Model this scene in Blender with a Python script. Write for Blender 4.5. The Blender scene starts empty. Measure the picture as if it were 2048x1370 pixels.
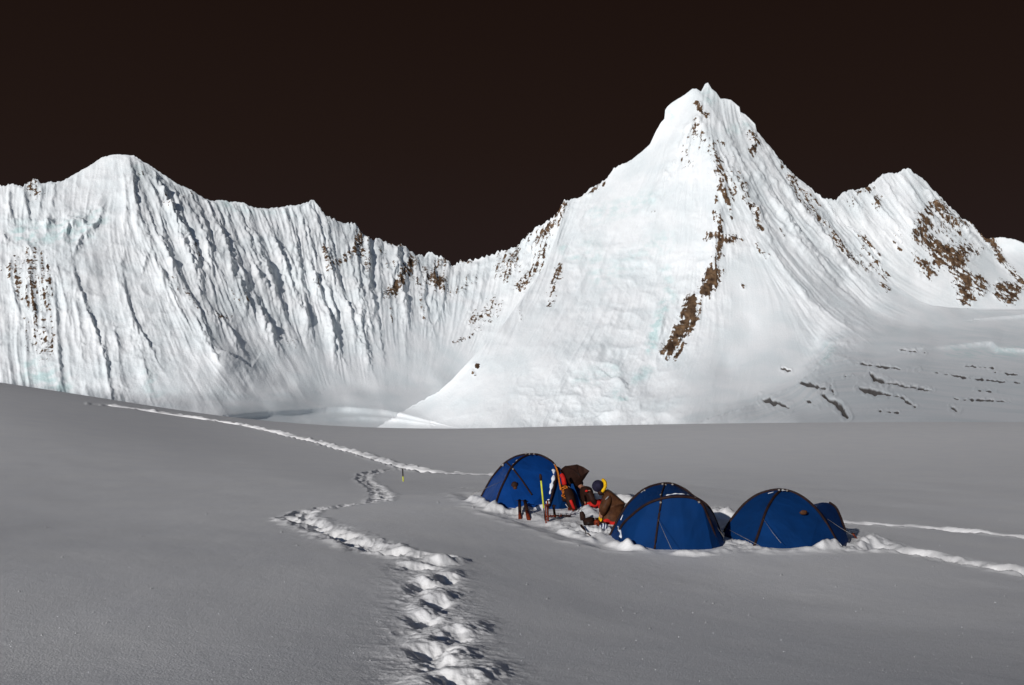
import bpy, bmesh, math, random
import numpy as np
from mathutils import Vector

random.seed(7)
rng = np.random.default_rng(11)
scene = bpy.context.scene
col = scene.collection

# ------------------------------------------------------------------ camera
F = 1991.0          # focal length in pixels of a 2048 px wide frame
CX, CY = 1024.0, 685.0
PITCH = math.atan(15.0 / F)
cam_data = bpy.data.cameras.new("camera")
cam_data.sensor_width = 36.0
cam_data.lens = 36.0 * F / 2048.0
cam_data.clip_start = 0.1
cam_data.clip_end = 40000.0
cam = bpy.data.objects.new("camera", cam_data)
cam.location = (0, 0, 0)
cam.rotation_euler = (math.pi / 2 + PITCH, 0, 0)
col.objects.link(cam)
scene.camera = cam

# ------------------------------------------------------------------ light
SUN_EL = math.radians(18.0)
SUN_AZ = math.radians(28.0)      # the sun stands behind the camera, this far round to the left
SUN_DIR = Vector((-math.sin(SUN_AZ) * math.cos(SUN_EL), -math.cos(SUN_AZ) * math.cos(SUN_EL), math.sin(SUN_EL)))
sd = bpy.data.lights.new("sun", 'SUN')
sd.energy = 3.5
sd.angle = math.radians(0.5)
sd.color = (1.0, 0.965, 0.93)
sun = bpy.data.objects.new("sun", sd)
sun.rotation_euler = SUN_DIR.to_track_quat('Z', 'Y').to_euler()
col.objects.link(sun)

world = bpy.data.worlds.new("World")
scene.world = world
world.use_nodes = True
wt = world.node_tree
wt.nodes.clear()
wo = wt.nodes.new('ShaderNodeOutputWorld')
bg = wt.nodes.new('ShaderNodeBackground')
sky = wt.nodes.new('ShaderNodeTexSky')
sky.sky_type = 'NISHITA'
sky.sun_disc = False
sky.sun_elevation = SUN_EL
sky.sun_rotation = math.pi + SUN_AZ
sky.altitude = 5500
sky.dust_density = 0.2
skym = wt.nodes.new('ShaderNodeMix'); skym.data_type = 'RGBA'; skym.blend_type = 'MULTIPLY'
skym.inputs[0].default_value = 1.0
skym.inputs[7].default_value = (0.075, 0.068, 0.064, 1)
wt.links.new(sky.outputs[0], skym.inputs[6])
# sky almost black away from the sun; unseen half round it brightened as fill
tc = wt.nodes.new('ShaderNodeTexCoord')
dot = wt.nodes.new('ShaderNodeVectorMath'); dot.operation = 'DOT_PRODUCT'
dot.inputs[1].default_value = SUN_DIR
wt.links.new(tc.outputs['Generated'], dot.inputs[0])
mr = wt.nodes.new('ShaderNodeMapRange'); mr.interpolation_type = 'SMOOTHSTEP'
mr.inputs['From Min'].default_value = -0.02
mr.inputs['From Max'].default_value = 0.5
wt.links.new(dot.outputs['Value'], mr.inputs['Value'])
sep = wt.nodes.new('ShaderNodeSeparateXYZ')
wt.links.new(tc.outputs['Generated'], sep.inputs[0])
rampn = wt.nodes.new('ShaderNodeValToRGB')
rampn.color_ramp.elements[0].position = 0.0
rampn.color_ramp.elements[0].color = (0.021, 0.0135, 0.0135, 1)
rampn.color_ramp.elements[1].position = 0.45
rampn.color_ramp.elements[1].color = (0.0095, 0.0045, 0.0032, 1)
e = rampn.color_ramp.elements.new(0.2); e.color = (0.0155, 0.0088, 0.0070, 1)
wt.links.new(sep.outputs['Z'], rampn.inputs[0])
mix = wt.nodes.new('ShaderNodeMix'); mix.data_type = 'RGBA'
wt.links.new(mr.outputs[0], mix.inputs[0])
wt.links.new(rampn.outputs[0], mix.inputs[6])
wt.links.new(skym.outputs[2], mix.inputs[7])
wt.links.new(mix.outputs[2], bg.inputs[0])
bg.inputs[1].default_value = 1.0
wt.links.new(bg.outputs[0], wo.inputs[0])

scene.view_settings.view_transform = 'Standard'
scene.view_settings.look = 'None'
scene.view_settings.exposure = 0.0
scene.view_settings.gamma = 1.0
scene.cycles.max_bounces = 5
scene.cycles.diffuse_bounces = 3

# ------------------------------------------------------------------ helpers
CP, SP = math.cos(PITCH), math.sin(PITCH)

def P(px, py, D):
    """world point seen at pixel (px, py) of the 2048 frame, D metres ahead"""
    X = (px - CX) / F; Y = -(py - CY) / F
    wy = CP - Y * SP; wz = SP + Y * CP
    k = D / wy
    return Vector((X * k, D, wz * k))

def Pn(px, py, D):
    X = (px - CX) / F; Y = -(py - CY) / F
    wy = CP - Y * SP; wz = SP + Y * CP
    k = D / wy
    return X * k, D + 0 * k, wz * k

def proj(x, y, z):
    dz = y * CP + z * SP; up = -y * SP + z * CP
    return CX + F * x / dz, CY - F * up / dz

def sstep(a, b, x):
    t = np.clip((x - a) / (b - a), 0, 1)
    return t * t * (3 - 2 * t)

class Lattice:
    """smooth value noise"""
    def __init__(s, seed, n=512):
        s.n = n
        s.a = np.random.default_rng(seed).uniform(-1, 1, (n, n)).astype(np.float32)
    def __call__(s, x, y):
        xi = np.floor(x).astype(np.int64); yi = np.floor(y).astype(np.int64)
        fx = (x - xi).astype(np.float32); fy = (y - yi).astype(np.float32)
        fx = fx * fx * (3 - 2 * fx); fy = fy * fy * (3 - 2 * fy)
        n = s.n
        x0 = xi % n; x1 = (xi + 1) % n; y0 = yi % n; y1 = (yi + 1) % n
        a = s.a
        return (a[y0, x0] * (1 - fx) + a[y0, x1] * fx) * (1 - fy) + (a[y1, x0] * (1 - fx) + a[y1, x1] * fx) * fy

def fbm(lat, x, y, octs=4, gain=0.5):
    t = 0; a = 1; f = 1; tot = 0
    for k in range(octs):
        t = t + a * lat(x * f + 17.3 * k, y * f + 9.1 * k); tot += a
        a *= gain; f *= 2.03
    return t / tot

def ridged(lat, x, y, octs=4, gain=0.5):
    t = 0; a = 1; f = 1; tot = 0
    for k in range(octs):
        n = 1 - np.abs(lat(x * f + 7.3 * k, y * f + 19.1 * k)) * 2
        t = t + a * n; tot += a
        a *= gain; f *= 2.03
    return t / tot

L1 = Lattice(1); L2 = Lattice(2); L3 = Lattice(3); L4 = Lattice(4)

def tag(o, label=None, cat=None, group=None, kind=None):
    if label: o['label'] = label
    if cat: o['category'] = cat
    if group: o['group'] = group
    if kind: o['kind'] = kind
    return o

def grid_object(name, X, Y, Z, mat, attrs=None, facemask=None, parent=None):
    """mesh from 2D arrays of coordinates; keeps only the faces in facemask"""
    r, c = X.shape
    idx = np.arange(r * c).reshape(r, c)
    quads = np.stack([idx[:-1, :-1], idx[:-1, 1:], idx[1:, 1:], idx[1:, :-1]], -1).reshape(-1, 4)
    if facemask is not None:
        quads = quads[facemask.reshape(-1)]
    used = np.zeros(r * c, bool); used[quads.reshape(-1)] = True
    remap = np.cumsum(used) - 1
    quads = remap[quads].astype(np.int32)
    co = np.stack([X, Y, Z], -1).reshape(-1, 3)[used].astype(np.float32)
    me = bpy.data.meshes.new(name)
    me.vertices.add(len(co)); me.vertices.foreach_set('co', co.reshape(-1))
    n = len(quads)
    me.loops.add(n * 4); me.loops.foreach_set('vertex_index', quads.reshape(-1))
    me.polygons.add(n)
    me.polygons.foreach_set('loop_start', np.arange(0, n * 4, 4, dtype=np.int32))
    me.polygons.foreach_set('loop_total', np.full(n, 4, np.int32))
    me.polygons.foreach_set('use_smooth', np.ones(n, bool))
    me.update(calc_edges=True)
    for k, v in (attrs or {}).items():
        at = me.attributes.new(k, 'FLOAT', 'POINT')
        at.data.foreach_set('value', v.reshape(-1)[used].astype(np.float32))
    me.materials.append(mat)
    o = bpy.data.objects.new(name, me); col.objects.link(o)
    if parent: o.parent = parent
    return o

# ------------------------------------------------------------------ materials
def nodes_mat(name):
    m = bpy.data.materials.new(name); m.use_nodes = True
    return m, m.node_tree.nodes, m.node_tree.links, m.node_tree.nodes['Principled BSDF']

def mat_mountain():
    m, N, L, b = nodes_mat('mountain_snow_and_rock')
    b.inputs['Roughness'].default_value = 0.75
    b.inputs['Specular IOR Level'].default_value = 0.15
    geo = N.new('ShaderNodeNewGeometry')
    ar = N.new('ShaderNodeAttribute'); ar.attribute_name = 'rock'
    ai = N.new('ShaderNodeAttribute'); ai.attribute_name = 'ice'
    n1 = N.new('ShaderNodeTexNoise'); n1.inputs['Scale'].default_value = 0.075; n1.inputs['Detail'].default_value = 6; n1.inputs['Roughness'].default_value = 0.7
    mp = N.new('ShaderNodeMapping'); mp.inputs['Scale'].default_value = (1.0, 1.0, 0.6)
    L.new(geo.outputs['Position'], mp.inputs[0]); L.new(mp.outputs[0], n1.inputs['Vector'])
    ad = N.new('ShaderNodeMath'); ad.operation = 'MULTIPLY_ADD'; ad.inputs[1].default_value = 1.9
    L.new(n1.outputs[0], ad.inputs[0]); L.new(ar.outputs['Fac'], ad.inputs[2])
    th = N.new('ShaderNodeMapRange'); th.inputs['From Min'].default_value = 1.33; th.inputs['From Max'].default_value = 1.38
    L.new(ad.outputs[0], th.inputs['Value'])
    # rock colour
    n2 = N.new('ShaderNodeTexNoise'); n2.inputs['Scale'].default_value = 0.05; n2.inputs['Detail'].default_value = 6
    L.new(geo.outputs['Position'], n2.inputs['Vector'])
    rr = N.new('ShaderNodeValToRGB')
    rr.color_ramp.elements[0].position = 0.35; rr.color_ramp.elements[0].color = (0.05, 0.028, 0.017, 1)
    rr.color_ramp.elements[1].position = 0.68; rr.color_ramp.elements[1].color = (0.22, 0.135, 0.075, 1)
    L.new(n2.outputs[0], rr.inputs[0])
    # snow colour
    n3 = N.new('ShaderNodeTexNoise'); n3.inputs['Scale'].default_value = 0.01; n3.inputs['Detail'].default_value = 5
    L.new(geo.outputs['Position'], n3.inputs['Vector'])
    sr = N.new('ShaderNodeValToRGB')
    sr.color_ramp.elements[0].position = 0.35; sr.color_ramp.elements[0].color = (0.74, 0.785, 0.80, 1)
    sr.color_ramp.elements[1].position = 0.6; sr.color_ramp.elements[1].color = (0.83, 0.85, 0.86, 1)
    L.new(n3.outputs[0], sr.inputs[0])
    m1 = N.new('ShaderNodeMix'); m1.data_type = 'RGBA'
    m1.inputs[7].default_value = (0.58, 0.72, 0.72, 1)
    ic = N.new('ShaderNodeMath'); ic.operation = 'MULTIPLY'
    n4 = N.new('ShaderNodeTexNoise'); n4.inputs['Scale'].default_value = 0.035; n4.inputs['Detail'].default_value = 4
    L.new(geo.outputs['Position'], n4.inputs['Vector'])
    i2 = N.new('ShaderNodeMapRange'); i2.inputs['From Min'].default_value = 0.42; i2.inputs['From Max'].default_value = 0.62
    L.new(n4.outputs[0], i2.inputs['Value'])
    L.new(i2.outputs[0], ic.inputs[0]); L.new(ai.outputs['Fac'], ic.inputs[1])
    L.new(ic.outputs[0], m1.inputs[0]); L.new(sr.outputs[0], m1.inputs[6])
    m2 = N.new('ShaderNodeMix'); m2.data_type = 'RGBA'
    L.new(th.outputs[0], m2.inputs[0]); L.new(m1.outputs[2], m2.inputs[6]); L.new(rr.outputs[0], m2.inputs[7])
    ac = N.new('ShaderNodeAttribute'); ac.attribute_name = 'crevasse_shade'
    m3 = N.new('ShaderNodeMix'); m3.data_type = 'RGBA'; m3.inputs[7].default_value = (0.12, 0.11, 0.105, 1)  # shade of the crevasse walls painted as a dark colour
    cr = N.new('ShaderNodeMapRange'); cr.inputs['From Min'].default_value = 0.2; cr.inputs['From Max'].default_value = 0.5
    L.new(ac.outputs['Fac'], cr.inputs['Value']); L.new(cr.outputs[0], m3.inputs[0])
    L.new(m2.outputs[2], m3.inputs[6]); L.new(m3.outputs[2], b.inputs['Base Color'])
    # surface grain: wind crust on snow, broken blocks on rock
    n5 = N.new('ShaderNodeTexNoise'); n5.inputs['Scale'].default_value = 0.22; n5.inputs['Detail'].default_value = 4; n5.inputs['Roughness'].default_value = 0.7
    L.new(geo.outputs['Position'], n5.inputs['Vector'])
    hm = N.new('ShaderNodeMath'); hm.operation = 'MULTIPLY_ADD'; hm.inputs[1].default_value = 6.0; hm.inputs[2].default_value = 1.3
    L.new(th.outputs[0], hm.inputs[0])
    bp = N.new('ShaderNodeBump'); bp.inputs['Strength'].default_value = 0.75
    L.new(hm.outputs[0], bp.inputs['Distance']); L.new(n5.outputs[0], bp.inputs['Height'])
    L.new(bp.outputs[0], b.inputs['Normal'])
    return m

def mat_snow(name='snow', base=(0.80, 0.795, 0.785), s1=9.0, d1=0.02, s2=60.0, d2=0.006):
    m, N, L, b = nodes_mat(name)
    b.inputs['Roughness'].default_value = 0.6
    b.inputs['Specular IOR Level'].default_value = 0.25
    geo = N.new('ShaderNodeNewGeometry')
    n3 = N.new('ShaderNodeTexNoise'); n3.inputs['Scale'].default_value = 0.6; n3.inputs['Detail'].default_value = 5
    L.new(geo.outputs['Position'], n3.inputs['Vector'])
    sr = N.new('ShaderNodeValToRGB')
    sr.color_ramp.elements[0].position = 0.3; sr.color_ramp.elements[0].color = (base[0] * .95, base[1] * .955, base[2] * .97, 1)
    sr.color_ramp.elements[1].position = 0.7; sr.color_ramp.elements[1].color = (*base, 1)
    L.new(n3.outputs[0], sr.inputs[0]); L.new(sr.outputs[0], b.inputs['Base Color'])
    n1 = N.new('ShaderNodeTexNoise'); n1.inputs['Scale'].default_value = s1; n1.inputs['Detail'].default_value = 5; n1.inputs['Roughness'].default_value = 0.65
    n2 = N.new('ShaderNodeTexNoise'); n2.inputs['Scale'].default_value = s2; n2.inputs['Detail'].default_value = 3
    L.new(geo.outputs['Position'], n1.inputs['Vector']); L.new(geo.outputs['Position'], n2.inputs['Vector'])
    b1 = N.new('ShaderNodeBump'); b1.inputs['Distance'].default_value = d1; b1.inputs['Strength'].default_value = 0.32
    b2 = N.new('ShaderNodeBump'); b2.inputs['Distance'].default_value = d2; b2.inputs['Strength'].default_value = 0.8
    L.new(n1.outputs[0], b1.inputs['Height']); L.new(n2.outputs[0], b2.inputs['Height'])
    L.new(b1.outputs[0], b2.inputs['Normal']); L.new(b2.outputs[0], b.inputs['Normal'])
    return m

def mat_cloth(name, c, c2=None, rough=0.55, scale=5.0, bump=0.01, bscale=6.0):
    m, N, L, b = nodes_mat(name)
    c2 = c2 or tuple(x * 0.75 for x in c)
    b.inputs['Roughness'].default_value = rough
    b.inputs['Specular IOR Level'].default_value = 0.08
    tcn = N.new('ShaderNodeTexCoord')
    n = N.new('ShaderNodeTexNoise'); n.inputs['Scale'].default_value = scale; n.inputs['Detail'].default_value = 4
    L.new(tcn.outputs['Object'], n.inputs['Vector'])
    r = N.new('ShaderNodeValToRGB')
    r.color_ramp.elements[0].position = 0.35; r.color_ramp.elements[0].color = (*c2, 1)
    r.color_ramp.elements[1].position = 0.65; r.color_ramp.elements[1].color = (*c, 1)
    L.new(n.outputs[0], r.inputs[0]); L.new(r.outputs[0], b.inputs['Base Color'])
    n2 = N.new('ShaderNodeTexNoise'); n2.inputs['Scale'].default_value = bscale; n2.inputs['Detail'].default_value = 2
    L.new(tcn.outputs['Object'], n2.inputs['Vector'])
    bp = N.new('ShaderNodeBump'); bp.inputs['Distance'].default_value = bump; bp.inputs['Strength'].default_value = 0.6
    L.new(n2.outputs[0], bp.inputs['Height']); L.new(bp.outputs[0], b.inputs['Normal'])
    return m

M_MT = mat_mountain()
M_SNOW = mat_snow()

#==MOUNTAINS==
# ------------------------------------------------------------------ mountains
# shared survey grid (2 px of the frame); every sheet below samples it and is given real distances
GS = 1.5
GX0, GX1, GY0, GY1 = -200.0, 2260.0, 140.0, 905.0
gx = np.arange(GX0, GX1, GS); gy = np.arange(GY0, GY1, GS)
GXX, GYY = np.meshgrid(gx, gy)

def bil(A, px, py):
    u = np.clip((px - GX0) / GS, 0, A.shape[1] - 1.001); v = np.clip((py - GY0) / GS, 0, A.shape[0] - 1.001)
    i = u.astype(np.int64); j = v.astype(np.int64); fu = u - i; fv = v - j
    return (A[j, i] * (1 - fu) + A[j, i + 1] * fu) * (1 - fv) + (A[j + 1, i] * (1 - fu) + A[j + 1, i + 1] * fu) * fv

def membrane(lines, cell=10.0):
    """stretch a sheet over polylines of (px, py, value)"""
    nx = int((GX1 - GX0) / cell) + 1; ny = int((GY1 - GY0) / cell) + 1
    val = np.zeros((ny, nx)); w = np.zeros((ny, nx))
    for ln in lines:
        for a, b in zip(ln[:-1], ln[1:]):
            n = max(2, int(math.hypot(b[0] - a[0], b[1] - a[1]) / (cell * 0.4)))
            for k in range(n + 1):
                t = k / n
                i = int(round((a[0] + (b[0] - a[0]) * t - GX0) / cell)); j = int(round((a[1] + (b[1] - a[1]) * t - GY0) / cell))
                if 0 <= i < nx and 0 <= j < ny:
                    val[j, i] += a[2] + (b[2] - a[2]) * t; w[j, i] += 1
    fix = w > 0
    val[fix] /= w[fix]
    A = np.full((ny, nx), val[fix].mean()); A[fix] = val[fix]
    # coarse-to-fine relaxation
    for st in (16, 8, 4, 2, 1):
        for it in range(160 if st > 1 else 500):
            Q = np.pad(A, st, mode='edge')
            B = (Q[:-2 * st, st:-st] + Q[2 * st:, st:-st] + Q[st:-st, :-2 * st] + Q[st:-st, 2 * st:]) / 4
            B[fix] = val[fix]
            A = B
    Q = np.pad(A, 1, mode='edge')
    A = 0.4 * A + 0.15 * (Q[:-2, 1:-1] + Q[2:, 1:-1] + Q[1:-1, :-2] + Q[1:-1, 2:])
    u = (GXX - GX0) / cell; v = (GYY - GY0) / cell
    # cubic-ish upsample (bilinear followed by box blurs)
    i = np.clip(u.astype(int), 0, nx - 2); j = np.clip(v.astype(int), 0, ny - 2); fu = u - i; fv = v - j
    R = (A[j, i] * (1 - fu) + A[j, i + 1] * fu) * (1 - fv) + (A[j + 1, i] * (1 - fu) + A[j + 1, i + 1] * fu) * fv
    return blur(R, 5, 2)

def blur(A, k, times=1):
    for _ in range(times):
        for ax in (0, 1):
            pad = [(k, k) if q == ax else (0, 0) for q in (0, 1)]
            C = np.cumsum(np.pad(A, pad, mode='edge'), axis=ax)
            n = A.shape[ax]
            z = np.zeros_like(np.take(C, [0], axis=ax))
            C = np.concatenate([z, C], axis=ax)
            A = (np.take(C, np.arange(2 * k + 1, 2 * k + 1 + n), axis=ax) - np.take(C, np.arange(0, n), axis=ax)) / (2 * k + 1)
    return A

def idw(pts, p=2.5):
    """pts: (px, py, *values) -> arrays on a coarse grid, upsampled"""
    cx_ = np.arange(GX0, GX1 + 24, 12.0); cy_ = np.arange(GY0, GY1 + 24, 12.0)
    XX, YY = np.meshgrid(cx_, cy_)
    nv = len(pts[0]) - 2
    acc = [np.zeros_like(XX) for _ in range(nv)]; W = np.zeros_like(XX)
    for q in pts:
        w = 1 / (((XX - q[0]) ** 2 + (YY - q[1]) ** 2) + 100) ** (p / 2)
        W += w
        for k in range(nv): acc[k] += w * q[2 + k]
    out = []
    u = (GXX - GX0) / 12; v = (GYY - GY0) / 12
    i = u.astype(int); j = v.astype(int); fu = u - i; fv = v - j
    for A in acc:
        A = A / W
        out.append((A[j, i] * (1 - fu) + A[j, i + 1] * fu) * (1 - fv) + (A[j + 1, i] * (1 - fu) + A[j + 1, i + 1] * fu) * fv)
    return out

def stroke(poly, R):
    """yield the window and (signed distance, t along) of the survey grid round a polyline"""
    xs = [p[0] for p in poly]; ys = [p[1] for p in poly]
    i0 = max(0, int((min(xs) - R - GX0) / GS)); i1 = min(len(gx), int((max(xs) + R - GX0) / GS) + 2)
    j0 = max(0, int((min(ys) - R - GY0) / GS)); j1 = min(len(gy), int((max(ys) + R - GY0) / GS) + 2)
    if i1 <= i0 or j1 <= j0: return None
    X = GXX[j0:j1, i0:i1]; Y = GYY[j0:j1, i0:i1]
    best = np.full(X.shape, 1e9); sg = np.zeros(X.shape); tt = np.zeros(X.shape)
    lens = [math.hypot(b[0] - a[0], b[1] - a[1]) for a, b in zip(poly[:-1], poly[1:])]
    tot = sum(lens) or 1; acc = 0
    for (a, b), ln in zip(zip(poly[:-1], poly[1:]), lens):
        dx, dy = (b[0] - a[0]), (b[1] - a[1]); l2 = dx * dx + dy * dy + 1e-9
        t = np.clip(((X - a[0]) * dx + (Y - a[1]) * dy) / l2, 0, 1)
        qx = X - a[0] - t * dx; qy = Y - a[1] - t * dy
        d = np.hypot(qx, qy)
        side = np.sign(qx * dy - qy * dx)     # + on the right hand side in the picture of a line going down
        m = d < best
        best = np.where(m, d, best); sg = np.where(m, side, sg); tt = np.where(m, (acc + t * ln) / tot, tt)
        acc += ln
    return (slice(j0, j1), slice(i0, i1)), best, sg, tt

WX = GXX + 5 * fbm(L1, GXX / 22, GYY / 22, 3); WY = GYY + 5 * fbm(L2, GXX / 22, GYY / 22, 3)

def add_rib(A, poly, wl, wr, h, jit=1.0):
    """a rib: gentle on the left of the line, abrupt on the right"""
    r = stroke(poly, max(wl, wr) * 2.5 + 6)
    if r is None: return
    sl, d, s, t = r
    d = np.maximum(0, d + jit * (2.5 * L3(GXX[sl] / 7, GYY[sl] / 7) + 1.5 * L4(GXX[sl] / 3, GYY[sl] / 3)))
    env = np.sin(np.pi * np.clip(t * 0.92 + 0.05, 0, 1)) ** 0.5
    prof = np.where(s < 0, np.exp(-(d / wl) ** 1.2), np.exp(-(d / wr) ** 1.5))
    A[sl] += h * prof * env * (0.8 + 0.4 * min(1, jit) * L2(GXX[sl] / 15, GYY[sl] / 15))

def add_mask(A, poly, w, v=1.0, mode='max'):
    r = stroke(poly, w * 1.6 + 6)
    if r is None: return
    sl, d, s, t = r
    k = v * np.clip(1.25 - d / w, 0, 1)
    A[sl] = np.maximum(A[sl], k) if v > 0 else np.minimum(A[sl], k)

# ---- fall-line flow seen in the faces, and how strongly each place is fluted (fine, mid, coarse, lump)
FLOW = [(-100, 500, .02, 1), (100, 600, .06, 1), (60, 400, .0, 1), (215, 380, -.25, 1), (180, 700, .12, 1), (255, 350, .1, 1), (300, 380, .5, 1), (330, 500, .42, 1),
        (400, 620, .45, 1), (440, 480, .38, 1), (500, 560, .36, 1), (600, 600, .27, 1), (600, 460, .22, 1), (700, 700, .22, 1), (560, 740, .6, 1),
        (350, 780, .5, 1), (470, 760, .8, 1), (760, 560, .15, 1), (820, 650, .1, 1), (900, 600, .0, 1), (960, 560, -.08, 1), (1000, 560, -.2, 1), (1080, 480, -.32, 1), (960, 640, -.35, 1),
        (1390, 300, -.12, 1), (1350, 260, -.45, 1), (1320, 380, -.4, 1), (1250, 400, -.55, 1), (1180, 450, -.6, 1), (1100, 600, -.6, 1), (1060, 700, -.7, 1), (950, 770, -.85, 1), (1200, 700, -.6, 1), (1300, 560, -.35, 1), (1400, 420, -.08, 1),
        (1450, 300, .45, 1), (1500, 340, .65, 1), (1480, 430, .55, 1), (1560, 450, .8, 1), (1600, 520, .85, 1), (1650, 560, .95, 1), (1720, 560, 1.0, 1), (1700, 640, 1.5, 1), (1800, 620, 2.2, 1), (1650, 430, .75, 1),
        (1430, 500, .0, 1), (1500, 650, -.1, 1), (1420, 740, -.3, 1), (1340, 740, -.5, 1),
        (1900, 700, 5, 1)]
flow = []
for q in FLOW:
    n = math.hypot(q[2], q[3]); flow.append((q[0], q[1], q[2] / n, q[3] / n))
FX, FY = idw(flow, 3)
n = np.hypot(FX, FY); FX /= n; FY /= n
FX = FX + 0.10 * fbm(L3, GXX / 60, GYY / 60, 2); FY = FY + 0.0

def lic(seed, cell, K):
    lat = Lattice(seed)
    X = GXX.copy(); Y = GYY.copy(); acc = lat(X / cell, Y / cell)
    for sgn in (1, -1):
        X = GXX.copy(); Y = GYY.copy()
        for k in range(K):
            i = np.clip(((X - GX0) / GS).astype(np.int32), 0, len(gx) - 1); j = np.clip(((Y - GY0) / GS).astype(np.int32), 0, len(gy) - 1)
            st = cell * 0.85 * sgn
            X = X + FX[j, i] * st; Y = Y + FY[j, i] * st
            acc = acc + lat(X / cell, Y / cell)
    return acc / acc.std()

F1 = lic(21, 3.2, 9)
F2 = lic(22, 6.0, 10)
F3 = lic(23, 15.0, 7)
AMP = [  # px, py, fine, mid, coarse, lump
    (-100, 500, .5, .6, 1.0, 1.2), (60, 390, .9, 1.0, .6, .8), (60, 620, .8, .6, 1.2, 1.2), (130, 440, .3, .4, .6, 1.6), (200, 340, .3, .4, .4, .7), (200, 420, .4, .6, .6, 1.0), (160, 690, .25, .5, 1.8, .8), (250, 620, .2, .3, 1.3, .8),
    (240, 760, .2, .3, 1.2, .9), (340, 460, .8, 1.1, .8, .4), (400, 600, .8, 1.0, .9, .5), (300, 700, .2, .4, 1.2, 1.0), (450, 470, .8, 1.2, .9, .3), (520, 520, .9, 1.4, 1.4, .3), (600, 500, 1.0, 1.4, 1.3, .3),
    (620, 620, .9, 1.3, 1.3, .4), (700, 520, 1.0, 1.2, 1.1, .8), (760, 560, .8, 1.0, 1.0, .8), (800, 640, .5, .8, .9, .3), (880, 560, .9, .8, .8, .9), (1000, 540, .9, .9, .7, .7), (1060, 500, .8, .8, .6, .8),
    (950, 640, .5, .5, .5, .4), (880, 680, .3, .4, .5, .2), (700, 700, .3, .6, .9, .1), (780, 740, .1, .15, .3, .1), (600, 750, .1, .25, .7, .1), (460, 770, .15, .3, .8, .3), (900, 740, .05, .1, .2, .1), (350, 790, .1, .2, .6, .3),
    (500, 830, .02, .03, .1, .1), (700, 815, .02, .03, .1, .15), (850, 800, .03, .05, .1, .2), (700, 870, .0, .0, .1, .1),
    # pyramid
    (1340, 250, .15, .25, .3, .1), (1400, 300, .8, .9, .5, .3), (1320, 330, .3, .6, .8, .1), (1380, 400, .6, .9, .7, .15), (1300, 420, .2, .4, .7, .2), (1230, 380, .2, .3, .5, .3), (1160, 420, .6, .5, .4, .5),
    (1150, 560, .15, .25, .6, .6), (1230, 540, .1, .2, .6, .7), (1050, 680, .12, .3, .7, .2), (950, 780, .1, .3, .7, .2), (1150, 700, .15, .3, .8, .6), (1250, 660, .15, .25, .6, .6), (1120, 800, .2, .3, .6, .9), (1220, 810, .2, .2, .3, 1.3), (1290, 740, .2, .2, .3, .9),
    (1440, 330, 1.0, 1.0, .6, .5), (1500, 300, .5, .7, .5, .5), (1500, 370, .7, 1.1, .6, .2), (1450, 480, .6, .6, .4, .6), (1410, 580, .7, .5, .3, .8), (1480, 560, .05, .1, .15, .1), (1520, 650, .02, .05, .1, .05), (1420, 740, .04, .06, .15, .1), (1560, 720, .02, .04, .1, .05), (1350, 690, .5, .3, .2, .9),
    (1570, 470, .6, 1.0, .8, .2), (1620, 540, .6, 1.0, .9, .2), (1600, 400, .8, .9, .6, .5), (1680, 500, .9, .9, .6, .6), (1700, 600, .4, .8, .8, .2), (1660, 640, .4, .7, .7, .3), (1760, 630, .15, .4, .5, .1), (1660, 700, .3, .4, .4, .6),
    (1800, 680, .0, .02, .1, .1), (1700, 760, .0, .0, .05, .15), (1900, 720, .0, .0, .05, .1), (2050, 700, .0, .0, .05, .1), (1600, 800, .0, .0, .05, .1), (2200, 700, 0, 0, .05, .1), (1900, 860, 0, 0, 0, .1),
]
A1, A2, A3, A4 = idw(AMP, 4.5)
_fc = np.exp(-((GXX - 1240) / 150) ** 4) * sstep(330, 420, GYY)
A1 = A1 * (1 + .9 * _fc); A2 = A2 * (1 + .7 * _fc); A3 = A3 * (1 + .7 * _fc); A4 = A4 * (1 + .1 * _fc)
_lf = sstep(260, 180, GXX); A1 = A1 * (1 - .4 * _lf); A2 = A2 * (1 - .4 * _lf); A4 = A4 * (1 - .2 * _lf)
lump = ridged(L4, WX / 38, WY / 34, 3, .36)
# relief in survey pixels, along the surface normal
def crest(n): return 1 - np.minimum(np.abs(n), 2.2) * 0.9
REL = A1 * 0.50 * F1 + A2 * 0.75 * crest(F2) + A3 * 1.2 * crest(F3) * 0.9 + A4 * 3.8 * lump + A4 * 0.45 * fbm(L3, GXX / 5, GYY / 5, 3)

# the glacier floors are smooth
_ql = np.interp(GXX, [-200, 300, 400, 470, 560, 640, 740, 870, 900, 1300, 1400, 1500, 1600, 1650, 1700, 1760, 1830, 1862, 2260], [840, 835, 822, 815, 800, 785, 775, 768, 880, 880, 855, 812, 775, 738, 708, 668, 632, 616, 616])
REL = REL * (1 - 0.96 * sstep(-25, 30, GYY - _ql))
ROCK = np.zeros_like(GXX); ICE = np.zeros_like(GXX)
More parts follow.
